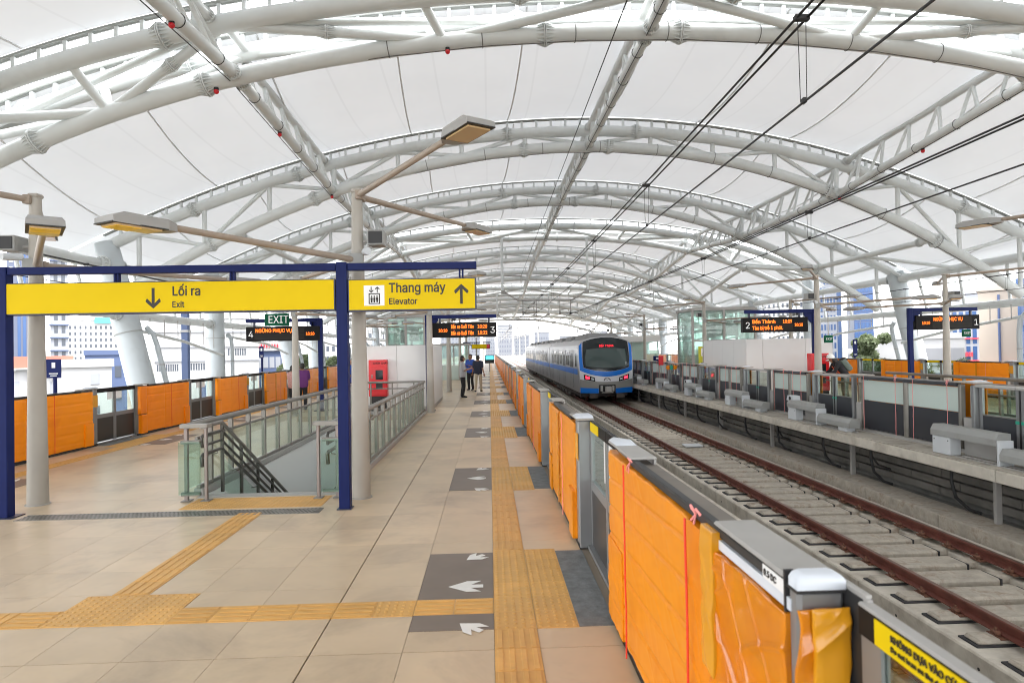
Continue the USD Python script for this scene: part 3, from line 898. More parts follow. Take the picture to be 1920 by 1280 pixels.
# ------------------------------------------------------------------ platform screen barriers
def wrap_sheet(y0, y1, z0, z1, depth, seed, proud=0.0, crease=.011, step=.2, nu=44, nv=48, slope=0.0, lump=.010, film=0.0):
    """Plastic sheet wrapped over a box: a closed shell facing -x, with horizontal folds, sags and bulges; its edges turn back to x = depth."""
    us = np.concatenate([[0], np.linspace(0, 1, nu), [1]])
    vs = np.concatenate([[0], np.linspace(0, 1, nv), [1]])
    U, V = np.meshgrid(us, vs, indexing="ij")
    edge = np.zeros_like(U)
    edge[0] = edge[-1] = 1; edge[:, 0] = edge[:, -1] = 1
    y = y0 + (y1 - y0) * U
    z = z0 + (z1 - z0) * V
    q3 = lambda a_, b_, s_: np.stack([a_, b_, 0 * y + s_], -1)
    zz = (z + slope * (y - y0)) / step + .18 * meshkit.noise(q3(y * .9, z * .5, seed), seed)
    fold = np.abs(((zz % 1) - .5) * 2)                     # 1 on the fold lines
    w = -crease * np.clip(1 - (1 - fold) * 7, 0, 1)        # narrow grooves where the sheet is tied over the boards
    w = w + lump * meshkit.fbm(q3(y * 1.3, z * 2.2, seed * 3.1), 3, seed) + .003 * meshkit.fbm(q3(y * 7 + z * 3, z * 11, 0), 2, seed + 5)
    if film:                                               # thin sharp pulls running across loose film
        for k, (ca, sa, fq, amp) in enumerate(((.80, .60, 5.0, .013), (.95, -.3, 8.0, .008), (.5, .86, 11.0, .006))):
            a_, b_ = y * ca + z * sa, -y * sa + z * ca
            n_ = meshkit.noise(q3(a_ * 1.4 + seed, b_ * fq, k), seed + k)
            w = w + film * amp * np.clip(1 - np.abs(n_ - .5) * 9, 0, 1) ** 1.5
    inner = np.minimum(np.minimum(U, 1 - U) * (y1 - y0), np.minimum(V, 1 - V) * (z1 - z0))
    bulge = np.clip(inner / .02, 0, 1) ** .5
    x = np.where(edge > 0, depth, -proud - .006 * bulge - w)
    rag = .012 * (meshkit.noise(np.stack([y * 14, z * 14, 0 * y + seed], -1), seed + 9) - .5)
    y = y + np.where((U < .02) | (U > .98), rag, 0)
    z = z + np.where((V < .02) | (V > .98), rag, 0)
    p = np.stack([x, y, z], -1)
    nu2, nv2 = len(us), len(vs)
    i, j = np.meshgrid(np.arange(nu2 - 1), np.arange(nv2 - 1), indexing="ij")
    q = np.stack([i * nv2 + j, i * nv2 + j + 1, (i + 1) * nv2 + j + 1, (i + 1) * nv2 + j], -1).reshape(-1, 4)
    return trimesh.Trimesh(p.reshape(-1, 3), np.vstack([q[:, [0, 1, 2]], q[:, [0, 2, 3]]]), process=False)


def bow(x, y, z, s=1.0):
    ms = []
    for a in (-1, 1):
        ms.append(tube([(x, y, z), (x - .01, y + a * .035 * s, z + .03 * s), (x, y + a * .06 * s, z + .012 * s), (x + .01, y + a * .02 * s, z - .004)], .006 * s, 6))
        ms.append(tube([(x, y, z), (x - .015, y + a * .02, z - .03 * s), (x - .02, y + a * .03, z - .075 * s)], .005 * s, 6))
    return cat(ms)


def string(x, y, z0, z1, seed=0):
    zs = np.linspace(z1, z0, 9)
    r = random.Random(seed)
    return tube([(x - .004 * r.random(), y + .01 * (r.random() - .5), z) for z in zs], .0055, 5)


def cabinet(name, label, group, L, variant, loc, rotz):
    """Wrapped door cabinet of the half-height barrier; platform face towards local -x, length along +y."""
    t = thing(name, label, "barrier", loc, group, rotz=rotz)
    W = lambda *a, **k: part(t, *a, world=False, **k)
    W("plinth", box(.0, .2, .01, L - .01, 0, .045), "mat_black")
    r = random.Random(variant * 17 + int(L * 100))
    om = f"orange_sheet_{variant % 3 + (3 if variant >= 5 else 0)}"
    W("core", box(.05, .15, .16, L, .045, 1.212), "top_dust")
    cut = L * (.56 + .12 * r.random())
    W("wrap", wrap_sheet(.18, cut, .05, 1.20, .05, variant * 3 + 1), om, smooth=35)
    W("wrap", wrap_sheet(cut + .012, L - .3, .07, 1.19, .05, variant * 3 + 2, proud=.008), om, smooth=35)
    W("wrap", wrap_sheet(L - .285, L + .01, .52, 1.21, .05, variant * 3 + 3, proud=.014, nu=10, nv=18), om, smooth=35)
    W("corner_wrap", wrap_sheet(L - .28, L - .015, .04, .505, .12, variant * 3 + 4, proud=.03, nu=10, nv=18, crease=.004), om, smooth=35)
    W("gap_shade_strip", [box(-.016, .03, L - .312, L - .282, .05, .52), box(-.016, .03, L - .28, L - .01, .503, .522)], "mat_black")  # black strips stand in for the shade in the gaps between wraps
    W("corner_wrap", wrap_sheet(.2, .5, .04, .52, .12, variant * 3 + 5, proud=.034, nu=10, nv=18, crease=.004), om, smooth=35)
    y = .3 + (cut - .3) * (.55 + .3 * r.random())
    W("string", string(-.04, y, .06, 1.21, variant), "string_red" if variant % 2 else "string_pink")
    if variant % 2 == 0:
        W("tape", box(-.036, -.03, cut - .03, cut + .02, .08, 1.17), "orange_tape")
    W("end_post", box(.0, .15, .0, .155, .0, 1.245, .012), "door_frame")
    W("cap_plate", [box(-.012, .158, -.01, .55, 1.247, 1.268, .008), box(.142, .158, .0, .54, 1.17, 1.247)], "cap_dust")
    W("top_rail", box(.0, .05, .55, L - .42, 1.202, 1.245, .008), "mat_black")
    W("cap_plate", [box(-.01, .158, L - .42, L + .02, 1.247, 1.267, .008), box(.142, .158, L - .41, L + .01, 1.17, 1.247)], "cap_dust")
    if variant % 3 != 1:
        z = 1.2695
        W("pvc_cover", hull([[a, b, z + h] for a, b, h in ((-.015, -.015, 0), (.155, -.015, 0), (-.015, .3, 0), (.155, .28, 0), (0, .02, .03), (.15, .02, .026), (.02, .24, .026), (.14, .22, .03))]), "cover_pvc", smooth=40)
        W("tape", box(-.006, .0, -.004, .2, .86, 1.12), "orange_tape")
    return t


def door(name, label, group, wdt, loc, rotz, strip="paper"):
    """Pair of half-height sliding door leaves."""
    t = thing(name, label, "platform door", loc, group, rotz=rotz)
    W = lambda *a, **k: part(t, *a, world=False, **k)
    h = wdt / 2
    for k in range(2):
        a, b = k * h + .006, (k + 1) * h - .006
        lf = W("door_leaf", [box(.12, .155, a, a + .05, .04, 1.15), box(.12, .155, b - .05, b, .04, 1.15), box(.12, .155, a + .05, b - .05, .58, .67)], "door_frame")
        part(lf, "pane", box(.135, .141, a + .05, b - .05, .67, 1.15), "glass_clear", world=False)
        part(lf, "kick_panel", box(.124, .15, a + .05, b - .05, .05, .58), "kick_dark", world=False)
        part(lf, "top_strip", box(.118, .158, a, b, 1.151, 1.245), "sign_black", world=False)
        if strip == "full":
            part(lf, "warning_sticker", box(.112, .1175, a + .06, b - .1, 1.16, 1.235), "sign_yellow", world=False)
        elif strip == "near":
            if k: part(lf, "warning_sticker", box(.112, .1175, b - .5, b - .06, 1.155, 1.24), "sign_yellow", world=False)
            part(lf, "paper_notice", box(.1315, .1335, b - .17 if k == 0 else a + .05, b - .055 if k == 0 else a + .17, .78, 1.14), "sign_white", world=False)
        else:
            part(lf, "paper_notice", box(.1315, .1335, b - .3 if k == 0 else a + .06, b - .07 if k == 0 else a + .28, .98, 1.15), "sign_white", world=False)
    W("sill", box(.08, .2, 0, wdt, .0, .035), "door_frame")
    return t


LINES = [  # x of the platform face, turn, what it is called
    (.85, 0.0, "beside the near track", 3), (-8.67, math.pi, "on the left edge of the platform", 3), (17.35, 0.0, "on the far side of the opposite platform", 4)]
protoC, protoD = {}, {}
for X, rot, where, first in LINES:
    n = 0
    for i, d in enumerate(DOORS[:-1]):
        L = round(DOORS[i + 1] - d - DOOR_W, 2)
        if X == .85 and i == 0:
            continue               # the foreground cabinet is built on its own below
        if DOORS[i + 1] < (4 if X < 1 else 8) or (X < 0 and d < 8):
            continue
        n += 1
        y = d + DOOR_W
        loc = (X, y, 0) if rot == 0 else (X, y + L, 0)
        lab = f"orange wrapped barrier cabinet {where}, {ORD[n - 1]} from the viewer"
        grp = f"orange wrapped cabinets {where}"
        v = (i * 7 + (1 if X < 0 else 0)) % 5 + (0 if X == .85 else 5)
        if (L, v) not in protoC:
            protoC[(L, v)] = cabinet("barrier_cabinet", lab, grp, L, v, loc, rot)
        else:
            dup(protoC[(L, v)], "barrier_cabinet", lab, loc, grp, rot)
    n = 0
    for i, d in enumerate(DOORS[:-1]):
        if X == .85 and i == 0: continue
        if (X < 0 and d < 8) or (X > 1 and d < 9): continue
        n += 1
        loc = (X, d, 0) if rot == 0 else (X, d + DOOR_W, 0)
        strip = "full" if X > 1 else ("near" if X == .85 else "paper")
        lab = f"glass platform doors with dark lower panels {where}, {ORD[n - 1]} pair from the viewer"
        grp = f"platform doors {where}"
        if strip not in protoD:
            protoD[strip] = door("platform_door", lab, grp, DOOR_W, loc, rot, strip)
        else:
            dup(protoD[strip], "platform_door", lab, loc, grp, rot)

# foreground cabinet, seen close: two wrapped parts, post, strings, tape
X = .85
t = thing("barrier_cabinet", "closest orange wrapped cabinet, tied with red string, in the bottom right of the picture", "barrier", (X, 1.56, 0), "orange wrapped cabinets beside the near track")
part(t, "plinth", box(X + .01, X + .19, 1.6, 4.64, 0, .05), "mat_black")
part(t, "core", box(X + .05, X + .155, 1.88, 4.6, .05, 1.236), "top_dust")
off = lambda m: (m.apply_translation([X, 0, 0]), m)[1]
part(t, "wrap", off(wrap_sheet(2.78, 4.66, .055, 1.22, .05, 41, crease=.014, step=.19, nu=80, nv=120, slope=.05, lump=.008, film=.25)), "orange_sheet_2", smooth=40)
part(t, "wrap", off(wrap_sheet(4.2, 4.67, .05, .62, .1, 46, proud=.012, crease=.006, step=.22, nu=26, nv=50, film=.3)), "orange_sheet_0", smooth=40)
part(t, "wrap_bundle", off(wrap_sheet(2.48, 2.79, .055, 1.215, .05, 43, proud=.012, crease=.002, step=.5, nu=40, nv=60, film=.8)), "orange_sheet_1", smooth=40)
part(t, "inner_board", box(X - .004, X + .03, 1.86, 2.47, .06, .9), "orange_board")
part(t, "film", off(wrap_sheet(1.855, 2.475, .06, 1.185, .1, 51, proud=.008, crease=.0, step=.4, nu=110, nv=170, lump=.012, film=1.0)), "orange_film", smooth=40)
part(t, "tape", off(wrap_sheet(2.42, 2.56, .7, 1.255, .14, 53, proud=.02, crease=.0, nu=20, nv=40, film=.5)), "orange_tape", smooth=40)
fl = wrap_sheet(-.005, .115, .35, 1.215, .0, 57, proud=.0, crease=.0, step=.4, nu=50, nv=140, film=1.1)
v = fl.vertices.copy()
fl.vertices = np.stack([X + v[:, 1] - .004 + .012 * np.sin(v[:, 2] * 23), 1.792 + np.clip(v[:, 0] * .9, -.06, .004), v[:, 2]], 1)
part(t, "film_flap", fl, "orange_film", smooth=40)
fl = wrap_sheet(.03, .13, .93, 1.222, .0, 58, proud=.0, crease=.0, step=.4, nu=40, nv=70, film=1.1)
v = fl.vertices.copy()
fl.vertices = np.stack([X + v[:, 1] - .004, 1.772 + np.clip(v[:, 0] * .9, -.06, .004), v[:, 2]], 1)
part(t, "film_flap", fl, "orange_tape", smooth=40)
for y, z0 in ((3.96, .06), (2.70, .07)):
    part(t, "string", string(X - .045, y, z0, 1.235, int(y * 10)), "string_red")
    part(t, "string_bow", bow(X - .0, y - (.0 if y > 3 else -.0), 1.25, 1.0 if y < 3 else .8), "string_pink")
part(t, "upper_strip", box(X - .004, X + .03, 1.84, 2.44, 1.19, 1.225), "cover_pvc")
part(t, "top_rail", box(X + .0, X + .048, 1.9, 4.0, 1.226, 1.268, .008), "mat_black")
part(t, "cap_plate", [box(X - .008, X + .155, 3.92, 4.67, 1.27, 1.285, .006), box(X + .14, X + .155, 3.94, 4.66, 1.20, 1.27)], "cap_grey")
part(t, "cap_plate", [box(X - .01, X + .155, 1.87, 2.46, 1.27, 1.288, .008), box(X + .14, X + .155, 1.7, 2.44, 1.21, 1.27), box(X + .137, X + .155, 1.70, 1.87, 1.27, 1.284, .004)], "cap_grey")
part(t, "pvc_cover", hull([[X + a, b, 1.286 + h] for a, b, h in ((.0, 4.4, 0), (.14, 4.4, 0), (.0, 4.69, 0), (.14, 4.69, 0), (.02, 4.45, .025), (.12, 4.5, .028), (.03, 4.66, .025))]), "cover_pvc", smooth=40)
lab = part(t, "label", box(X - .0065, X - .0042, 1.87, 2.02, 1.226, 1.268), "sign_white")
part(lab, "lettering", facing(words("0.5 DC", .02), X - .0066, 2.01, 1.238, "-x"), "letter_brown")
part(t, "end_post", box(X + .0, X + .134, 1.80, 1.86, .0, 1.262, .012), "door_frame")
part(t, "post_cap", hull([[X + a, b, z] for z, e, g in ((1.263, -.003, 0), (1.288, -.003, 0), (1.302, .008, .004), (1.308, .026, .012)) for a in (e, .134 - e) for b in (1.797 + g, 1.85)]), "cover_pvc", smooth=50)
part(t, "cap_joint", box(X - .004, X + .139, 1.7965, 1.862, 1.254, 1.2625), "mat_black")
part(t, "gasket", [box(X + .136, X + .165, 1.72, 1.86, .0, 1.265), box(X - .008, X + .02, 1.862, 1.872, .9, 1.3)], "mat_black")

t = thing("platform_door", "closest platform door leaf with a yellow warning sticker, in the bottom right corner", "platform door", (X + .15, 0, 0), "platform doors beside the near track")
part(t, "door_leaf", [box(X + .13, X + .155, 1.63, 1.715, .04, 1.175), box(X + .13, X + .155, .62, .7, .04, 1.175), box(X + .128, X + .157, .7, 1.63, .56, .66)], "door_frame")
part(t, "pane", box(X + .14, X + .146, .7, 1.63, .66, 1.175), "glass_clear")
part(t, "kick_panel", box(X + .134, X + .152, .7, 1.63, .05, .56), "kick_dark")
part(t, "top_strip", box(X + .125, X + .158, .62, 1.717, 1.178, 1.25), "sign_black")
part(t, "top_cap", box(X + .122, X + .16, .62, 1.717, 1.251, 1.263, .004), "cap_grey")
st = part(t, "warning_sticker", box(X + .1205, X + .1245, .9, 1.64, 1.182, 1.247), "sign_yellow")
part(st, "lettering", facing(words("KHÔNG DỰA VÀO CỬA", .016, True), X + .12, 1.57, 1.22, "-x"), "letter_brown")
part(st, "lettering", facing(words("Do not lean on the door", .013), X + .12, 1.57, 1.196, "-x"), "letter_brown")

# barrier of the opposite platform, seen from the track
RX = 8.3


def track_cabinet(name, label, group, L, loc):
    t = thing(name, label, "barrier", loc, group)
    W = lambda *a, **k: part(t, *a, world=False, **k)
    W("base_beam", box(.02, .2, 0, L, .0, .06), "cap_grey")
    r = .42                                     # open bays at both ends
    for k, (a, b) in enumerate(((r, L / 2 - .06), (L / 2 + .06, L - r))):
        W("panel", box(.06, .075, a, b, .70, 1.14), "glass_milky")
        W("kick_panel", box(.055, .075, a, b, .07, .69), "kick_slate")
    W("centre_post", tube([(.06, L / 2, .06), (.06, L / 2, 1.24)], .062, 14), "stainless", smooth=40)
    for a in (.0, L - .08):
        W("post", box(.0, .1, a, a + .08, 0, 1.2, .01), "door_frame")
    for a in (r - .07, L - r):
        W("post", box(.02, .12, a, a + .07, 0, 1.2, .012), "stainless")
    for a, b in ((.08, r - .07), (L - r + .07, L - .08)):
        W("bay_box", box(.05, .25, a + .01, b - .01, .06, .62, .015), "cap_grey")
        W("bay_panel", box(.2, .215, a, b, .63, 1.16), "glass_milky")
        W("bay_jamb", box(.18, .198, a, a + .06, .63, 1.16), "mat_black")
    W("top_rail", box(-.005, .1, r, L - r, 1.155, 1.225, .01), "kick_slate")
    W("rear_sheet", box(.26, .275, .05, L - .05, .05, 1.2), "orange_sheet_1")
    for a, b in ((-.06, r + .02), (L - r - .02, L + .06)):
        W("cap_plate", box(-.06, .3, a, b, 1.228, 1.256, .008), "cap_dust")
    W("pvc_cover", hull([[x, y, 1.257 + h] for x, y, h in ((.0, -.05, 0), (.25, -.05, 0), (.0, .22, 0), (.25, .2, 0), (.05, .0, .035), (.2, .1, .03))]), "cover_pvc", smooth=40)
    for q, a in enumerate((r + .22, L / 2 - .3, L / 2 + .25, L - r - .1)):
        W("string", string(-.012, a, .06, 1.235, q), "string_pink" if q != 3 else "string_pink")
        if q in (0, 2):
            W("string_bow", bow(.0, a, 1.24, .8), "string_pink")
    return t


def track_door(name, label, group, loc):
    t = thing(name, label, "platform door", loc, group)
    W = lambda *a, **k: part(t, *a, world=False, **k)
    h = DOOR_W / 2
    for k in range(2):
        a, b = k * h + .015, (k + 1) * h - .015
        lf = W("door_leaf", [box(.08, .12, a, a + .07, .05, 1.16), box(.08, .12, b - .07, b, .05, 1.16)], "door_frame")
        part(lf, "pane", box(.097, .103, a + .07, b - .07, .70, 1.13), "glass_clear", world=False)
        part(lf, "kick_panel", box(.085, .115, a + .07, b - .07, .06, .69), "kick_slate", world=False)
        part(lf, "glazing_bead", box(.083, .117, a + .07, b - .07, .691, .712), "stainless", world=False)
        part(lf, "tape", box(.074, .0785, (b - .09) if k == 0 else a, b if k == 0 else a + .08, .62, .67), "tape_teal", world=False)
    W("centre_seal", box(.07, .13, h - .012, h + .012, .05, 1.17), "mat_black")
    W("top_rail", [box(.0, .16, .005, h - .01, 1.165, 1.215, .012), box(.0, .16, h + .01, DOOR_W - .005, 1.165, 1.215, .012)], "cap_grey")
    W("sill", box(.0, .2, 0, DOOR_W, 0, .04), "cap_grey")
    return t


def sensor(name, label, group, loc):
    """Two grey housings one above the other step along the door, on a white box and a bracket."""
    t = thing(name, label, "housing", loc, group)
    W = lambda *a, **k: part(t, *a, world=False, **k)

    def housing(y0, y1, z0):
        pr = [(0, 0), (.0, .1), (.05, .19), (.24, .19), (.24, 0)]
        m = extr(Polygon(pr), y1 - y0)
        v = m.vertices
        return trimesh.Trimesh(np.stack([v[:, 0], y1 - v[:, 2], v[:, 1] + z0], 1), m.faces, process=False)
    W("upper_housing", housing(1.56, 3.05, .33), "equipment_grey")
    W("lower_housing", housing(.1, 1.5, .12), "equipment_grey")
    W("end_bracket", box(.0, .24, 1.505, 1.556, .03, .42, .008), "equipment_white")
    W("junction_box", box(.01, .2, 2.58, 3.02, .03, .325, .006), "equipment_white")
    W("back_plate", box(.24, .26, 1.6, 2.55, .05, .4), "cap_grey")
    W("floor_rail", [box(.03, .06, .1, 2.5, .023, .04), box(.16, .2, .1, 2.5, .023, .045)], "cap_grey")
    W("foot", box(.02, .22, .25, .6, .023, .115, .01), "equipment_white")
    for k, y in enumerate((2.63, 2.97)):
        W("bolt", cyl((.006, y, .27), (.0095, y, .27), .012, n=8), "mat_black")
    return t


n = 0
first = {}
for i, d in enumerate(DOORS[1:16], 1):
    L = round(DOORS[i + 1] - d - DOOR_W, 2)
    y = d + DOOR_W
    if y + L > 7:
        n += 1
        lab = f"milky barrier cabinet with pink strings across the track, {ORD[n - 1]} from the right"
        if L not in first:
            first[L] = track_cabinet("far_barrier_cabinet", lab, "barrier cabinets of the opposite platform", L, (RX, y, 0))
        else:
            dup(first[L], "far_barrier_cabinet", lab, (RX, y, 0), "barrier cabinets of the opposite platform")
n = 0
fd = fs = None
for i, d in enumerate(DOORS[2:16], 2):
    n += 1
    lab = f"clear glass doors with slate panels across the track, {ORD[n - 1]} from the right"
    if fd is None: fd = track_door("far_platform_door", lab, "platform doors facing the track on the opposite platform", (RX, d, 0))
    else: dup(fd, "far_platform_door", lab, (RX, d, 0), "platform doors facing the track on the opposite platform")
    lab = f"stepped grey housings on the ledge across the track, {ORD[n - 1]} from the right"
    if fs is None: fs = sensor("sensor_housing", lab, "grey housings on the opposite ledge", (7.76, d - .95, 0))
    else: dup(fs, "sensor_housing", lab, (7.76, d - .95, 0), "grey housings on the opposite ledge")
for y, lab in ((16.75, "small white bracket camera on two thin posts before the opposite barrier, nearer one"), (25.8, "small white bracket camera on two thin posts before the opposite barrier, farther one")):
    t = thing("ledge_camera", lab, "camera", (7.95, y, 0))
    for q in (0, .22):
        part(t, "post", cyl((7.95, y - .1 + q, .02), (7.95, y - .1 + q, .52), .018, n=8), "stainless", smooth=40)
    part(t, "hood", hull([[7.82 + a, y - .17 + b, .5 + c] for a in (0, .2) for b, c in ((0, 0), (.36, 0), (.3, .13), (.02, .13))]), "equipment_white")
    part(t, "lens", cyl((7.8, y - .02, .56), (7.818, y - .02, .56), .045, n=12), "mat_black")

# ------------------------------------------------------------------ staircase with glass balustrades
SX0, SX1, SY0, SY1 = STAIR
t = thing("staircase", "flight of stairs going down through the platform between white walls", "stairs", (-3.07, SY0, 0))
N = 20
for k in range(N):
    y0, z = SY0 + .295 * k, -.165 * (k + 1)
    part(t, "step", box(SX0 + .02, SX1 - .02, y0, y0 + .32, z - .16, z, .004), "stair_grey")
part(t, "landing", box(SX0 + .02, SX1 - .02, SY0 + .295 * N, SY1 + 2, -.165 * N - .2, -.165 * N), "stair_grey")
part(t, "side_wall", box(SX0 - .12, SX0, SY0, SY1, -5, -.19), "stair_white")
part(t, "side_wall", box(SX1, SX1 + .12, SY0, SY1, -5, -.19), "stair_white")
part(t, "wall_lining", [box(SX0 + .001, SX0 + .016, SY0, SY1 - .01, -4.9, -.016)], "stair_white")
part(t, "wall_lining", [box(SX1 - .016, SX1 - .001, SY0, SY1 - .01, -4.9, -.016)], "stair_white")
part(t, "end_wall", box(SX0, SX1, SY1, SY1 + .12, -1.2, -.19), "stair_white")
part(t, "threshold", box(SX0, SX1, SY0 - .2, SY0 + .02, -.02, .006), "cap_grey")


def balustrade(x, s, ya, yb, label, stair_side):
    t = thing("glass_balustrade", label, "balustrade", (x, ya, 0))
    part(t, "kerb", box(x - .07, x + .07, ya + .35, yb, .0, .10, .01), "cap_grey")
    part(t, "bottom_rail", box(x - .03, x + .03, ya + .35, yb, .101, .15, .008), "stainless")
    part(t, "handrail", tube([(x, ya + .05, 1.0), (x, yb, 1.0)], .044, 14), "stainless", smooth=40)
    part(t, "middle_rail", tube([(x, ya + .3, .80), (x, yb, .80)], .022, 10), "stainless", smooth=40)
    ys = np.arange(ya + .75, yb + .1, .75)
    for y in ys:
        part(t, "post", box(x - .036, x + .036, y - .026, y + .026, .1, .965, .004), "stainless")
    for a, b in zip(ys, ys[1:]):
        part(t, "glass_panel", box(x - .006, x + .006, a + .03, b - .03, .16, .785), "glass_green")
    # newel at the open end: two uprights, a glass face each way, steel caps and feet
    nx = x
    for q, w in ((0, .05), (.26, .04)):
        part(t, "newel_post", box(nx + s * q - w / 2, nx + s * q + w / 2, ya - .02, ya + .03, .0, .98, .006), "stainless_warm")
    part(t, "newel_cap", hull([[nx + s * a, ya + b, z] for z in (.985, 1.035) for a, b in ((-.06, -.06), (.3, -.06), (.34, .0), (.3, .07), (-.06, .07))]), "stainless")
    part(t, "newel_clamp", [box(nx - s * .06, nx + s * .2, ya - .05, ya + .0, z, z + .05, .008) for z in (.08, .77)], "stainless")
    part(t, "end_glass", box(nx - s * .075, nx + s * .21, ya - .07, ya - .052, .1, .80), "glass_edge")
    for q in (0, .26):
        part(t, "foot_plate", box(nx + s * q - .06, nx + s * q + .06, ya - .06, ya + .08, .005, .02, .004), "stainless")
    part(t, "return_glass", box(nx - .006, nx + .006, ya + .03, ya + .70, .16, .785), "glass_green")
    # sloping handrails on the stair side
    hx = x + s * .16
    sl = .165 / .295
    for z0, r in ((.98, .03), (.86, .02), (.72, .02), (.60, .026)):
        a = np.array([hx, ya + .75, z0]); b = a + np.array([0, 3.7, -3.7 * sl])
        pts = [(hx, ya + .12, z0), tuple(a), tuple(b)]
        if r == .026 or z0 == .86:
            pts = [(hx, ya + .12, z0 - .16), (hx, ya + .1, z0 - .03), (hx, ya + .14, z0)] + pts[1:]
        part(t, "stair_rail", tube(pts, r, 10), "stainless" if z0 > .9 else "stair_steel", smooth=50)
    for k in range(6):
        y = ya + .78 + .72 * k
        z = .98 - max(0, (y - ya - .75)) * sl
        part(t, "stair_post", box(hx - .02, hx + .02, y - .02, y + .02, z - 1.0, z - .02), "stair_steel")
        if k:
            part(t, "stair_glass", trimesh.Trimesh(np.array([[hx + e, yy, zz] for e in (-.004, .004) for yy, zz in ((y - .70, z + .70 * sl - .95), (y - .02, z - .95), (y - .02, z - .5), (y - .70, z + .70 * sl - .5))]), np.array([[0, 1, 2], [0, 2, 3], [4, 6, 5], [4, 7, 6], [0, 4, 5], [0, 5, 1], [3, 2, 6], [3, 6, 7]]), process=False), "glass_green")
    for y in (ya + .3, ya + .6, ya + 1.4, ya + 2.2):
        z = .60 - max(0, (y - ya - .75)) * sl
        part(t, "rail_bracket", tube([(hx, y, z), (hx, y + .02, z - .05), (x + s * .03, y + .02, z - .07)], .009, 6), "stainless")
    return t


bl_ = balustrade(SX0 - .03, 1, 8.88, SY1 - .05, "long glass balustrade on the left side of the stairs", True)
br_ = balustrade(SX1 + .03, -1, 8.88, SY1 - .05, "glass balustrade on the right side of the stairs, behind the blue post", True)
dup(bl_, "glass_balustrade", "glass balustrade across the track, its steel handrail showing above the milky barrier panels", (10.77, 8.88, 0))
dup(br_, "glass_balustrade", "second glass balustrade across the track, behind the first handrail", (12.78, 8.88, 0))
t = thing("rear_railing", "short railing closing the far end of the stair opening", "railing", (-3.1, SY1 + .06, 0))
part(t, "kerb", box(SX0 + .06, SX1 - .06, SY1, SY1 + .1, 0, .1), "cap_grey")
for z, r in ((1.0, .035), (.8, .02), (.16, .02)):
    part(t, "rail", tube([(SX0, SY1 + .05, z), (SX1, SY1 + .05, z)], r, 10), "stainless", smooth=40)
for x in np.linspace(SX0 + .3, SX1 - .3, 3):
    part(t, "post", box(x - .02, x + .02, SY1 + .03, SY1 + .07, .1, .97), "stainless")
t = thing("floor_grating", "dark steel drain grating set in the floor before the stairs", "grating", (-3.95, 8.24, 0))
part(t, "frame", [box(-5.76, -2.12, 8.055, 8.075, -.012, .005), box(-5.76, -2.12, 8.305, 8.325, -.012, .005)], "stainless")
part(t, "bed", box(-5.76, -2.12, 8.075, 8.305, -.0135, .0005), "mat_black")
part(t, "grating_bars", [bar((x, 8.077, .002), (x + .07, 8.303, .002), .022, .006) for x in np.arange(-5.75, -2.2, .05)] + [box(-5.76, -2.12, y, y + .018, -.001, .004) for y in (8.12, 8.18, 8.24)], "stainless", kind="stuff")

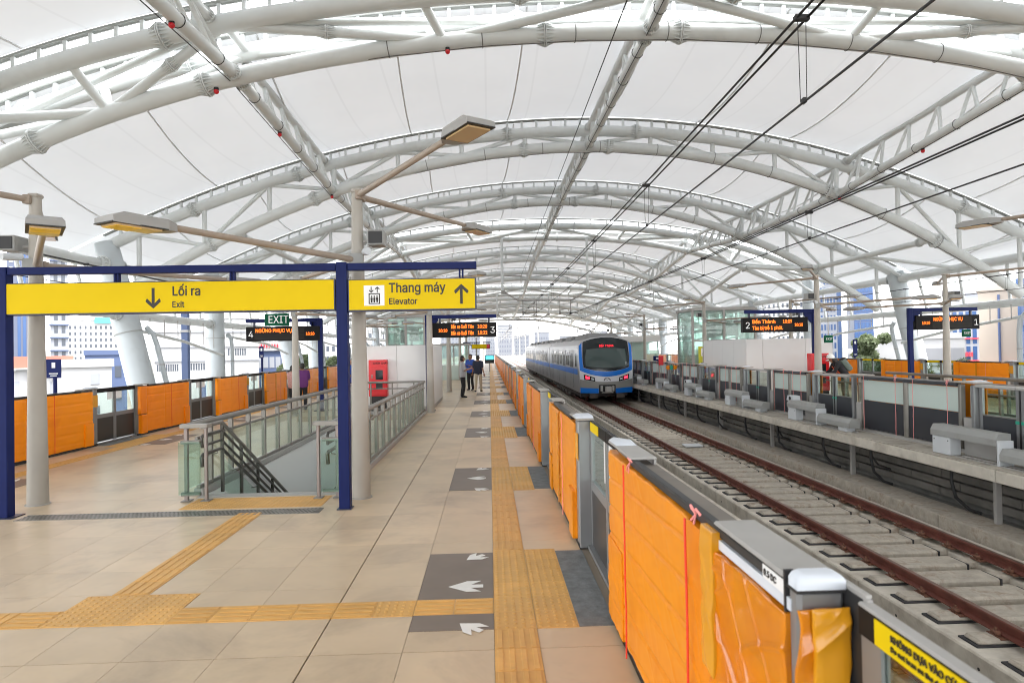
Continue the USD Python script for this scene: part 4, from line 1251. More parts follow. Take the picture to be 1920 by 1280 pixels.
# ------------------------------------------------------------------ lamp poles
def lamp_pole(label, group, loc, s, speakers=True, top=True):
    """Tapered grey pole; s is the side (+1 or -1 in x) of the two upper arms."""
    t = thing("lamp_pole", label, "lamp post", loc, group)
    W = lambda par, *a, **k: part(par, *a, world=False, **k)
    W(t, "shaft", tube([(0, 0, 0), (0, 0, 2.2), (0, 0, 4.12)], [.128, .10, .072], 16), "pole_grey", smooth=40)
    W(t, "pole_cap", box(-.075, .075, -.075, .075, 4.1, 4.16, .02), "pole_grey")
    W(t, "base_ring", tube([(0, 0, 0), (0, 0, .012)], .15, 16), "cap_grey")
    W(t, "clamp_band", [tube([(0, 0, z), (0, 0, z + .02)], .092 - .01 * z / 3, 14) for z in (2.28, 3.42, 3.1)], "keder_grey")
    for sx, z in ((s, 4.07), (-s, 3.2)):
        for sy in (-1, 1):
            dx, dy = sx * (1.62 if s < 0 and z < 3.5 else 1.38), sy * 2.28
            u = np.array([dx, dy, 0]) / math.hypot(dx, dy)
            a = np.array([0, 0, z]) + u * .06
            b = np.array([dx, dy, z + .03])
            arm = W(t, "arm", cyl(a, b, .042, .034, n=10), "arm_brown", smooth=40)
            W(t, "bracket", [box(u[0] * .09 - .05, u[0] * .09 + .05, u[1] * .09 - .05, u[1] * .09 + .05, z - .06, z + .06, .01)], "arm_brown")
            v = np.array([-u[1], u[0], 0])
            P = lambda l, w, h: b + u * l + v * w + [0, 0, h]
            head = hull([P(l, w, h) for l, w, h in ((-.02, .05, .03), (-.02, -.05, .03), (-.02, .06, -.05), (-.02, -.06, -.05), (.12, .13, .045), (.12, -.13, .045), (.12, .145, -.06), (.12, -.145, -.06),
                         (.55, .13, .05), (.55, -.13, .05), (.66, .15, .0), (.66, -.15, .0), (.66, .155, -.06), (.66, -.155, -.06))])
            h = W(t, "lamp_head", head, "lamp_grey")
            lens = hull([P(l, w, z_) for l, w in ((.18, .12), (.62, .12), (.62, -.12), (.18, -.12)) for z_ in (-.0605, -.078)])
            W(h, "lens", lens, "lamp_lens")
            if z < 3.5 and sy < 0:
                W(h, "lens", hull([P(l, w, z_) for l, w in ((.38, .115), (.61, .115), (.61, -.115), (.38, -.115)) for z_ in (-.0785, -.084)]), "lamp_lens_yellow")
            W(h, "rim", hull([P(l, w, z_) for l, w in ((.13, .15), (.67, .15), (.67, -.15), (.13, -.15)) for z_ in (-.052, -.062)]), "mat_black")
    if speakers:
        W(t, "speaker", [box(s * .16, s * .38, -.18, .1, 3.38, 3.58, .01)], "equipment_grey")
        W(t, "speaker_grille", [box(s * .18, s * .36, -.192, -.181, 3.4, 3.56)], "mat_black")
        W(t, "speaker_bracket", [cyl((0, 0, 3.45), (s * .2, 0, 3.45), .02, n=8), cyl((0, 0, 3.32), (s * .2, -.05, 3.38), .015, n=8)], "cap_grey")
        cam_ = tube([(s * .12, -.1, 3.3), (s * .2, -.36, 3.27)], .05, 10)
        W(t, "security_camera", cam_, "equipment_white", smooth=40)
        W(t, "control_box", box(-.1, .1, -.13, -.09, 3.1, 3.28, .008), "equipment_grey")
    return t


POLES = [(-1.76, 8.87, 1, "grey lamp pole right behind the blue sign post"), (-6.07, 8.95, -1, "grey lamp pole near the left edge of the picture"),
         (-1.9, 20.85, 1, "grey lamp pole beside the far end of the stair railing"), (-6.1, 20.7, -1, "grey lamp pole by the green exit sign"),
         (-1.95, 31.3, 1, "grey lamp pole left of the standing men"), (-6.1, 31.3, -1, "grey lamp pole behind the white room on the left platform"),
         (10.47, 8.9, -1, "lamp pole whose lamp head enters at the right edge"), (10.47, 20.4, -1, "grey lamp pole beside the worker in the white helmet"), (14.75, 20.5, 1, "grey lamp pole in front of the platform 1 display"),
         (10.47, 31.3, -1, "grey lamp pole in front of the glass lift across the track"), (14.75, 31.3, 1, "grey lamp pole behind the lift across the track"),
         (-1.95, 43.5, 1, "grey lamp pole beside the distant yellow sign"), (-6.1, 43.5, -1, "distant grey lamp pole on the left platform edge"), (10.47, 43.5, -1, "grey lamp pole right of the train front"), (14.75, 43.5, 1, "distant grey lamp pole across the track, right row"),
         (-1.95, 55.5, 1, "farthest grey lamp pole on the left platform"), (10.47, 55.5, -1, "farthest grey lamp pole across the track")]
pp = {}
for x, y, s, lab in POLES:
    if s not in pp: pp[s] = lamp_pole(lab, "lamp poles on the platforms", (x, y, 0), s)
    else: dup(pp[s], "lamp_pole", lab, (x, y, 0), "lamp poles on the platforms")

# ------------------------------------------------------------------ near sign gantry and its signs
t = thing("sign_gantry", "dark blue steel frame with two posts carrying the yellow signs", "sign frame", (-3.9, 8.27, 0))
part(t, "post", box(-6.12, -5.93, 8.2, 8.34, 0, 3.085, .008), "navy")
part(t, "post", box(-1.905, -1.77, 8.2, 8.34, 0, 3.085, .008), "navy")
part(t, "beam", box(-5.925, -1.91, 8.215, 8.325, 2.985, 3.075, .006), "navy")
part(t, "beam", box(-1.765, -.145, 8.215, 8.325, 2.985, 3.075, .006), "navy")
for x in (-4.62, -3.2, -.34):
    part(t, "hanger", [box(x - .03, x - .008, 8.24, 8.3, 2.88, 2.984), box(x + .008, x + .03, 8.24, 8.3, 2.88, 2.984)], "navy")
part(t, "base_plate", [box(-6.2, -5.85, 8.15, 8.4, 0, .012), box(-1.93, -1.75, 8.18, 8.36, .0, .012)], "navy_dark")


def sign_board(name, label, x0, x1, z0, z1, y):
    t = thing(name, label, "sign", ((x0 + x1) / 2, y, z0))
    part(t, "case", box(x0, x1, y, y + .11, z0, z1, .006), "navy_dark")
    part(t, "face", box(x0 + .02, x1 - .02, y - .006, y - .001, z0 + .02, z1 - .012), "sign_yellow")
    return t


def flat(poly, x, z, y, d="-y", h=.003):
    return facing(extr(poly, h), x, y, z, d)


def big_arrow(s):
    return Polygon([(s * a, s * b) for a, b in ((-.07, -.5), (.07, -.5), (.07, .26), (.30, .02), (.36, .12), (.36, .19), (0, .52), (-.36, .19), (-.36, .12), (-.30, .02), (-.07, .26))])


fy = 8.27 - .0062 - .0035
t = sign_board("exit_sign_board", "long yellow sign with a down arrow over the stairs", -5.97, -1.915, 2.48, 2.88, 8.22)
yb = 8.22 - .0065
from shapely import affinity
part(t, "arrow", flat(affinity.rotate(big_arrow(.25), 180, origin=(0, 0)), -4.155, 2.672, yb), "letter_brown")
part(t, "lettering", facing(words("Lối ra", .112, True, squeeze=.88), -3.93, yb, 2.70, "-y"), "letter_brown")
part(t, "lettering", facing(words("Exit", .073, True, squeeze=.88), -3.93, yb, 2.553, "-y"), "letter_brown")
t = sign_board("elevator_sign_board", "shorter yellow sign with an up arrow and a lift pictogram", -1.765, -.15, 2.465, 2.87, 8.22)
part(t, "arrow", flat(big_arrow(.245), -.34, 2.665, yb), "letter_brown")
part(t, "lettering", facing(words("Thang máy", .115, True, squeeze=.86), -1.255, yb, 2.70, "-y"), "letter_brown")
part(t, "lettering", facing(words("Elevator", .075, True, squeeze=.9), -1.255, yb, 2.55, "-y"), "letter_brown")
pg = part(t, "pictogram", box(-1.56, -1.305, yb - .002, yb + .0, 2.535, 2.79), "sign_white")
sq = Polygon([(-.07, 0), (.07, 0), (.07, .135), (-.07, .135)], [[(-.058, .012), (-.058, .123), (.058, .123), (.058, .012)]])
ms = [flat(sq, -1.43, 2.555, yb - .0025)]
for q in (-.034, 0, .034):
    ms.append(flat(Polygon([(-.009, .0), (.009, .0), (.014, .045), (.012, .062), (-.012, .062), (-.014, .045)]), -1.43 + q, 2.575, yb - .0025))
    ms.append(flat(Polygon([(.011 * math.cos(a), .011 * math.sin(a)) for a in np.arange(8) * math.pi / 4]), -1.43 + q, 2.651, yb - .0025))
ms.append(flat(affinity.rotate(big_arrow(.075), 180, origin=(0, 0)), -1.468, 2.735, yb - .0025))
ms.append(flat(big_arrow(.075), -1.392, 2.735, yb - .0025))
part(pg, "lift_symbol", ms, "letter_brown")

# ------------------------------------------------------------------ departure displays on blue brackets
def display(x0, x1, y, px, label, blabel, lines, clock, num, num_left, beam_x):
    t = thing("display_bracket", blabel, "sign frame", (px, y, 0), "blue brackets of the displays")
    part(t, "post", box(px - .075, px + .075, y - .07, y + .07, 0, 3.15, .01), "navy")
    part(t, "beam", box(min(beam_x), max(beam_x), y - .055, y + .055, 3.02, 3.14, .008), "navy")
    k = 1 if sum(beam_x) / 2 > px else -1
    part(t, "gusset", facing(extr(Polygon([(k * .0755, 0), (k * .0755, -.36), (k * .12, -.33), (k * .36, -.06), (k * .36, 0)]), .06), px, y + .03, 3.018, "-y"), "navy")
    for x in (x0 + .25, x1 - .25):
        part(t, "hanger", box(x - .03, x + .03, y - .03, y + .03, 2.88, 3.019), "navy_dark")
    part(t, "base_plate", box(px - .22, px + .22, y - .16, y + .16, 0, .03, .01), "navy_dark")
    d = thing("departure_display", label, "display", ((x0 + x1) / 2, y, 2.4), "departure displays")
    part(d, "case", box(x0, x1, y - .1, y + .1, 2.39, 2.88, .012), "sign_black")
    yf = y - .1035
    w = x1 - x0
    s = .28
    sx0 = x0 + (s if num_left else .32 + .26)
    sx1 = x1 - (.32 + .2 if num_left else s)
    part(d, "screen", [box(sx0, sx1, yf, yf + .003, 2.655, 2.83), box(sx0, sx1, yf, yf + .003, 2.44, 2.64)], "board_screen")
    for k_, (txt, tm) in enumerate(lines):
        z = 2.685 - .21 * k_
        m = words(txt, .115, True)
        room = (sx1 - sx0) * (.60 if tm else .74)
        m.vertices[:, 0] *= min(1, room / m.bounds[1][0])
        part(d, "lettering", facing(m, sx0 + .03, yf - .0005, z, "-y"), "led_orange")
        if tm:
            m = words(tm, .115, True, squeeze=.72)
            part(d, "lettering", facing(m, sx1 - .03 - m.bounds[1][0], yf - .0005, z, "-y"), "led_orange")
    cx = x1 - .47 if num_left else x0 + .2
    m = words(clock, .10, True, squeeze=.75)
    part(d, "clock", facing(m, cx, yf - .0005, 2.57, "-y"), "led_orange")
    part(d, "platform_number", facing(words(num, .21), (x0 + .07) if num_left else (x1 - .22), yf - .0005, 2.52, "-y"), "sign_white")


display(-1.86, .25, 21.5, -2.02, "black display for platform 3 with two orange lines", "blue bracket beside the stair railing holding the platform 3 display", [("Bến xe Suối Tiên", "10:20"), ("Bến xe Suối Tiên", "10:32")], "10:10", "3", False, (-2.02, .25))
display(-8.18, -5.72, 22.3, -5.72, "black display for platform 4 on the left side", "blue bracket on the left platform holding the platform 4 display", [("NGỪNG PHỤC VỤ", None)], "10:10", "4", True, (-5.72, -8.2))
display(8.5, 10.72, 21.6, 10.98, "black display for platform 2 with two orange lines across the track", "blue bracket across the track holding the platform 2 display", [("Bến Thành", "10:09"), ("Tàu bị trễ 1 phút.", None)], "10:10", "2", True, (10.98, 8.6))
display(14.7, 16.95, 22.0, 14.55, "black display for platform 1 at the far right", "blue bracket at the far right holding the platform 1 display", [("NGỪNG PHỤC VỤ", None)], "10:10", "1", False, (14.55, 16.93))

t = thing("exit_sign", "small green box sign reading EXIT above the left platform", "sign", (-7.0, 21.2, 2.9))
part(t, "box", box(-7.2, -6.43, 21.15, 21.25, 2.86, 3.25, .008), "exit_green")
part(t, "lettering", facing(words("EXIT", .24, squeeze=.85), -7.09, 21.148, 2.945, "-y"), "sign_white")
part(t, "hanger", [cyl((x, 21.2, 3.25), (x, 21.2, 3.6), .012, n=6) for x in (-7.0, -6.6)] + [cyl((-7.2, 21.2, 3.6), (-6.07, 20.8, 3.6), .025, n=8)], "pole_grey")
for x, y, z, lab in ((11.12, 21.2, 2.0, "tiny green exit sign beside the blue post across the track"), (15.9, 21.3, 2.12, "tiny green exit sign below the platform 1 display")):
    t = thing("small_exit_sign", lab, "sign", (x, y, z))
    part(t, "box", box(x, x + .28, y, y + .06, z, z + .24, .006), "exit_green")
    part(t, "lettering", facing(words("EXIT", .07), x + .04, y - .003, z + .09, "-y"), "sign_white")
    part(t, "hanger", cyl((x + .14, y + .03, z + .24), (x + .14, y + .03, 2.39 if x > 15 else 3.0), .012, n=6), "pole_grey")

t = thing("yellow_hanging_sign", "small distant yellow sign on a blue bar at the end of the left platform", "sign", (-.6, 48, 2.1))
part(t, "beam", box(-1.95, .1, 47.95, 48.05, 2.5, 2.58), "navy")
part(t, "case", box(-1.32, .06, 47.95, 48.05, 2.06, 2.42, .01), "navy_dark")
part(t, "face", box(-1.28, -.2, 47.94, 47.949, 2.09, 2.39), "sign_yellow")
part(t, "red_end", box(-.19, .03, 47.94, 47.949, 2.09, 2.39), "sign_red")
part(t, "hanger", [box(x, x + .04, 47.98, 48.02, 2.42, 2.5) for x in (-1.1, -.1)], "navy_dark")
part(t, "post", box(-1.0, -.9, 48.06, 48.16, 0, 2.9), "cap_grey")
t = thing("train_monitor", "small lit cyan monitor low at the far end of the left platform", "monitor", (0, 60, 0))
part(t, "stand", box(-.05, .05, 59.95, 60.05, 0, .75), "cap_grey")
part(t, "case", box(-.42, .42, 59.95, 60.15, .75, 1.5, .02), "mat_black")
part(t, "screen", box(-.34, .36, 59.94, 59.949, 1.1, 1.42), "screen_cyan")

for x, y, z0, z1, zp, lab, w in ((-12.9, 19.8, 1.36, 1.92, -1.5, "navy station name plate on a post beyond the left barrier", .4), (-12.9, 37.4, 1.75, 2.4, -1.5, "navy plate on a post far beyond the left barrier", .22), (-12.9, 50.5, 1.75, 2.4, -1.5, "most distant navy plate on the left side", .3), (21.5, 37.6, 1.2, 2.2, -1.5, "narrow navy plate on a post behind the worker across the track", .24)):
    t = thing("platform_name_sign", lab, "sign", (x, y, zp))
    part(t, "post", cyl((x, y, zp), (x, y, z1), .055, n=10), "navy")
    part(t, "plate", box(x - w * .55, x + w * .55, y - .07, y - .05, z0, z1, .006), "navy")
    part(t, "pictogram", [box(x - .05, x + .05, y - .0755, y - .0715, z1 - .26, z1 - .1), box(x - .13 * w / .4, x + .13 * w / .4, y - .0755, y - .0715, z0 + .12, z0 + .145), box(x - .1 * w / .4, x + .1 * w / .4, y - .0755, y - .0715, z0 + .06, z0 + .08)], "sign_white")
t = thing("platform_information_sign", "navy information board with white lettering right of the train front", "sign", (9.7, 37.5, 0))
part(t, "board", box(9.5, 9.98, 37.4, 37.5, .45, 1.45), "navy")
part(t, "lettering", [box(9.64, 9.84, 37.39, 37.399, z, z + w) for z, w in ((1.26, .1), (1.05, .06), (.86, .06))], "sign_white")
part(t, "leg", [box(9.52, 9.56, 37.43, 37.47, 0, .45), box(9.92, 9.96, 37.43, 37.47, 0, .45)], "navy_dark")
t = thing("red_signal_flag", "small red board on a stick at the barrier right of the train", "sign", (8.1, 30.5, 0))
part(t, "board", box(7.98, 8.2, 30.45, 30.48, 1.1, 1.55), "red_plastic")
part(t, "stick", cyl((8.09, 30.5, .03), (8.09, 30.5, 1.1), .015, n=6), "stainless")
t = thing("orange_green_marker", "orange and green discs tied to the barrier right of the train", "marker", (8.1, 28.5, 0))
for x, c in ((7.85, "orange_sheet_0"), (8.0, "tape_teal"), (8.15, "orange_sheet_0")):
    part(t, "disc", cyl((x, 28.4, 1.05), (x, 28.42, 1.05), .1, n=12), c)
part(t, "strip", box(7.8, 8.2, 28.421, 28.43, 1.0, 1.1), "mat_black")
part(t, "stick", cyl((8.0, 28.44, .03), (8.0, 28.44, 1.0), .012, n=6), "stainless")

# ------------------------------------------------------------------ white rooms, red cabinets, glass lifts
def white_room(label, x0, x1, y0, y1, h, splits):
    t = thing("white_room", label, "partition", ((x0 + x1) / 2, y0, 0))
    xs_ = [x0] + splits + [x1]
    for a, b in zip(xs_, xs_[1:]):
        part(t, "front_panel", box(a + .004, b - .004, y0, y0 + .1, .12, h, .004), "wall_white")
    n = 4
    for k in range(n):
        a, b = y0 + .1 + (y1 - y0 - .1) * k / n, y0 + .1 + (y1 - y0 - .1) * (k + 1) / n
        part(t, "side_panel", box(x1 - .1, x1, a + .004, b - .004, .12, h, .004), "wall_white")
        part(t, "side_panel", box(x0, x0 + .1, a + .004, b - .004, .12, h, .004), "wall_white")
    part(t, "rear_panel", box(x0 + .1, x1 - .1, y1 - .1, y1, .12, h), "wall_white")
    part(t, "skirting", box(x0 + .01, x1 - .01, y0 + .01, y1, 0, .119), "cap_grey")
    return t


white_room("white walled room behind the stairs with the red cabinet against it", -4.3, -1.92, 21.9, 26.5, 2.16, [-3.1])
white_room("white walled room across the track behind the red cabinet", 9.15, 12.3, 22.9, 27.5, 2.18, [9.75, 11.3])


def fire_cabinet(label, x, y, w, h, z):
    t = thing("fire_cabinet", label, "fire cabinet", (x + w / 2, y, 0), "red fire cabinets")
    part(t, "body", box(x, x + w, y, y + .3, z, z + h, .015), "red_cabinet")
    part(t, "door", box(x + .03, x + w - .03, y - .02, y - .001, z + .05, z + h - .22, .008), "red_cabinet")
    part(t, "glass_box", box(x + w * .38, x + w * .78, y - .028, y - .021, z + h * .46, z + h * .72, .02), "glass_dark")
    part(t, "hose", box(x + w * .4, x + w * .76, y - .026, y - .021, z + h * .2, z + h * .36), "mat_black")
    part(t, "lettering", facing(words("CHỮA CHÁY", .06, True), x + w * .24, y - .0025, z + h - .14, "-y"), "sign_black")
    part(t, "handle", box(x + .1, x + .13, y - .045, y - .021, z + h * .5, z + h * .6), "stainless")
    part(t, "plinth", box(x + .03, x + w - .03, y + .02, y + .28, 0, z), "mat_black")


fire_cabinet("red fire cabinet on the white room seen over the stair railing", -3.98, 21.56, .6, 1.2, .5)
fire_cabinet("red fire cabinet opened by the worker across the track", 10.75, 21.4, .62, 1.25, .4)


def lift(label, x0, x1, y0, y1, h, doors, lime):
    t = thing("glass_lift", label, "lift", ((x0 + x1) / 2, y0, 0), "glass lift enclosures")
    xm = x0 + (x1 - x0) * .5
    for x in (x0, xm, x1):
        for y in (y0, y1):
            part(t, "frame_post", box(x - .06, x + .06, y - .06, y + .06, 0, h, .01), "cap_grey")
    part(t, "roof_edge", [box(x0 - .1, x1 + .1, y - .08, y + .08, h, h + .12) for y in (y0, y1)] + [box(x - .08, x + .08, y0 + .08, y1 - .08, h, h + .12) for x in (x0, x1)], "cap_grey")
    part(t, "roof", box(x0, x1, y0, y1, h + .12, h + .16), "cap_grey")
    for a, b in ((x0 + .06, xm - .06), (xm + .06, x1 - .06)):
        part(t, "upper_pane", box(a, b, y0 - .015, y0 + .015, 2.32, h - .02), "glass_lift")
        part(t, "rear_pane", box(a, b, y1 - .015, y1 + .015, .1, h - .02), "glass_lift")
    part(t, "transom", [box(a, b, y0 - .05, y0 + .05, 2.2, 2.3) for a, b in ((x0 + .06, xm - .06), (xm + .06, x1 - .06))], "cap_grey")
    n = 3
    for k in range(n):
        a, b = y0 + .06 + (y1 - y0 - .12) * k / n, y0 + .06 + (y1 - y0 - .12) * (k + 1) / n
        for x in (x0, x1):
            part(t, "side_pane", box(x - .015, x + .015, a + .02, b - .02, .1, 2.25), "glass_lift")
            part(t, "side_pane", box(x - .015, x + .015, a + .02, b - .02, 2.3, h - .02), "glass_lift")
    if doors:
        a, b = doors
        part(t, "door_surround", [box(a - .1, a, y0 - .06, y0 + .06, 0, 2.19), box(b, b + .3, y0 - .06, y0 + .06, 0, 2.19)], "steel_brushed")
        for k in range(2):
            part(t, "lift_door", box(a + (b - a) * k / 2 + .004, a + (b - a) * (k + 1) / 2 - .004, y0 - .03, y0 + .03, .02, 2.19), "steel_brushed")
        part(t, "call_panel", box(b + .1, b + .2, y0 - .07, y0 - .061, 1.0, 1.35), "mat_black")
        part(t, "lower_pane", box(x0 + .06, a - .12, y0 - .015, y0 + .015, .1, 2.19), "glass_lift")
        part(t, "lower_pane", box(b + .32, x1 - .06, y0 - .015, y0 + .015, .1, 2.19), "glass_lift")
    part(t, "counterweight", box(x0 + (x1 - x0) * .3, x0 + (x1 - x0) * .45, y0 + .8, y0 + 1.0, 2.4, h - .6), "mat_black")
    part(t, "lift_car", box(x0 + (x1 - x0) * .55, x0 + (x1 - x0) * .82, y0 + .7, y1 - .5, 2.5, h - .5, .03), "glass_teal")
    if lime:
        l = thing("lift_notice", lime, "notice", (x0 + .6, y0 - .15, 0))
        part(l, "board", box(x0 + .22, x0 + .8, y0 - .2, y0 - .16, .3, 1.95), "panel_lime")
        part(l, "paper", box(x0 + .36, x0 + .68, y0 - .206, y0 - .2015, 1.45, 1.85), "sign_white")
        part(l, "pictogram", [box(x0 + .45, x0 + .58, y0 - .2095, y0 - .2065, 1.68, 1.78), box(x0 + .42, x0 + .62, y0 - .2095, y0 - .2065, 1.5, 1.6), box(x0 + .35, x0 + .66, y0 - .206, y0 - .2015, 1.02, 1.12), box(x0 + .42, x0 + .6, y0 - .206, y0 - .2015, .82, .92)], "sign_black")


lift("glass lift enclosure across the track, left of the platform 2 display", 10.75, 14.1, 34.0, 36.6, 3.85, (11.95, 13.35), "lime yellow notice standing beside the lift across the track")
lift("glass lift enclosure behind the white room on the left platform", -5.2, -3.3, 33.4, 36.0, 3.7, None, None)
t = thing("glass_shelter", "low glass walled waiting room left of the standing men", "shelter", (-2.6, 44, 0))
part(t, "wall", box(-4.4, -1.4, 43.9, 44.0, 0, 1.0), "glass_milky")
for k in range(3):
    part(t, "pane", box(-4.38 + k, -3.42 + k, 43.94, 43.96, 1.02, 2.3), "glass_lift")
part(t, "roof", box(-4.5, -1.3, 43.8, 47, 2.31, 2.45), "cap_grey")
part(t, "frame_post", [box(x - .04, x + .04, 43.9, 43.98, 1.0, 2.3) for x in (-4.4, -3.4, -2.4, -1.4)], "cap_grey")
part(t, "side_pane", box(-1.42, -1.4, 44.0, 47, .0, 2.3), "glass_lift")
t = thing("station_office", "low grey office with glazed front just right of the train", "booth", (10.5, 45, 0))
part(t, "wall", box(8.95, 11.9, 45.2, 49, 0, .95), "wall_white")
part(t, "fascia", box(8.9, 11.95, 45.0, 49.05, 2.35, 2.75), "wall_white")
for k in range(3):
    part(t, "pane", box(9.0 + .97 * k, 9.9 + .97 * k, 45.2, 45.22, .96, 2.34), "glass_lift")
    part(t, "mullion", box(8.95 + .97 * k, 8.99 + .97 * k, 45.18, 45.25, .95, 2.35), "cap_grey")
part(t, "back_wall", box(9.0, 11.9, 48.9, 49, .95, 2.35), "wall_white")

# ------------------------------------------------------------------ overhead line
def wire(label, pts_list, cat_="wire"):
    t = thing("overhead_wire", label, cat_, tuple(pts_list[0][0]))
    return t


for X, zc, zm, lab, near in ((3.0, 4.23, 4.97, "over the near track", True), (6.1, 3.95, 4.43, "over the middle track with the train", True), (-11.0, 3.9, 4.5, "over the track left of the platform", False), (19.9, 3.9, 4.5, "over the track beyond the opposite platform", False)):
    t = thing("overhead_line", f"black double carrier wire with contact wire {lab}", "overhead line", (X, 0, zm))
    sag = lambda y: .12 * (((y + 1.5) % 50 - 25) / 25) ** 2
    ys = np.linspace(-6, 190, 99)
    for q in (-.05, .05):
        part(t, "carrier_wire", tube([(X + q, y, zm + sag(y)) for y in ys], .0135, 6), "black_cable", smooth=60)
    part(t, "contact_wire", tube([(X, y, zc) for y in ys], .0115, 6), "black_cable", smooth=60)
    for k in range(18):
        y = 6.0 + 6.1 * k
        z = zm + sag(y)
        part(t, "dropper", [tube([(X + q * .04, y, z), (X + q * .03, y, zc)], .004, 5) for q in (-1, 1)], "black_cable")
        part(t, "clamp", box(X - .075, X + .075, y - .03, y + .03, z - .03, z + .03, .012), "mat_black")
        part(t, "clamp", box(X - .02, X + .02, y - .03, y + .03, zc - .015, zc + .04, .008), "mat_black")
t = thing("feeder_cable", "single thin black cable high over the platform edge", "cable", (2.45, 0, 8.0))
part(t, "cable", tube([(2.45, y, 8.0 - .012 * y) for y in np.linspace(-4, 48, 20)], .012, 6), "black_cable", smooth=60)
part(t, "end_bracket", [cyl((1.1, 48.3, 7.45), (2.5, 48.2, 7.42), .04, n=8), cyl((2.45, 48.2, 6.9), (2.45, 48.2, 7.45), .03, n=8)], "cap_grey")
for Y, lab in ((48.2, "grey hanging portal holding the wires, in front of the train"), (79.6, "distant grey hanging portal over the tracks")):
    z0 = 5.6
    t = thing("wire_portal", lab, "portal", (4.2, Y, z0))
    for x in (1.05, 7.4):
        part(t, "drop_post", cyl((x, Y, z0 + .75), (x, Y, float(lower(x, 48.5 if Y < 60 else 80, "tri"))), .1, n=12), "steel_white", smooth=40)
        d = 1 if x < 4 else -1
        part(t, "gusset", hull([[x + d * a, Y + b, z0 + c] for b in (-.03, .03) for a, c in ((-.1, 1.0), (.1, .9), (.35, .45), (-.1, .5))]), "cap_grey")
        part(t, "knee", cyl((x + d * .2, Y, z0 + .6), (x + d * 1.15, Y, z0), .07, n=10), "cap_grey", smooth=40)
    part(t, "cross_pipe", cyl((2.2, Y, z0), (6.25, Y, z0), .07, n=10), "cap_grey", smooth=40)
    for x in (2.55, 3.55, 5.3, 6.1):
        part(t, "drop_rod", cyl((x, Y, z0), (x, Y, z0 - .85), .035, n=8), "cap_grey")
        part(t, "insulator", [cyl((x, Y, z0 - .85 - .07 * k), (x, Y, z0 - .89 - .07 * k), .075, .05, n=10) for k in range(4)], "mat_black")
    for x, X2 in ((2.55, 3.0), (5.3, 6.1)):
        part(t, "steady_arm", cyl((x, Y, z0 - .95), (X2 + .5, Y - .3, 4.6), .025, n=8), "mat_black")

# ------------------------------------------------------------------ train
CX, TY = 6.12, 33.8
t = thing("metro_train", "silver and blue metro train standing at the opposite platform, tail lights lit", "train", (CX, TY, -.9))
tr = t
outline = [(-1.37, -.38), (-1.43, .3), (-1.43, 1.6), (-1.40, 2.05), (-1.2, 2.35), (-.7, 2.52), (0, 2.58)]
outline = outline + [(-x, z) for x, z in outline[-2::-1]]


def nose(x, z):
    """How far back the front surface lies at (x, z)."""
    return .30 * (np.abs(x) / 1.43) ** 2.4 + .34 * np.clip((z - .62) / 1.95, 0, 1.2) ** 1.4 + .05 * np.clip((.1 - z) / .5, 0, 1) ** 2


def on_front(poly, out, step=.09):
    """A flat outline laid on the curved front, standing out by out metres."""
    v, f = trimesh.creation.triangulate_polygon(poly, engine="earcut")
    v3 = np.c_[v, np.zeros(len(v))]
    for _ in range(6):
        e = np.linalg.norm(v3[f] - v3[np.roll(f, -1, 1)], axis=2).max()
        if e < step: break
        v3, f = trimesh.remesh.subdivide_to_size(v3, f, step)
    y = TY + nose(v3[:, 0], v3[:, 1]) - out
    return trimesh.Trimesh(np.stack([CX + v3[:, 0], y, v3[:, 1]], 1), f, process=False)


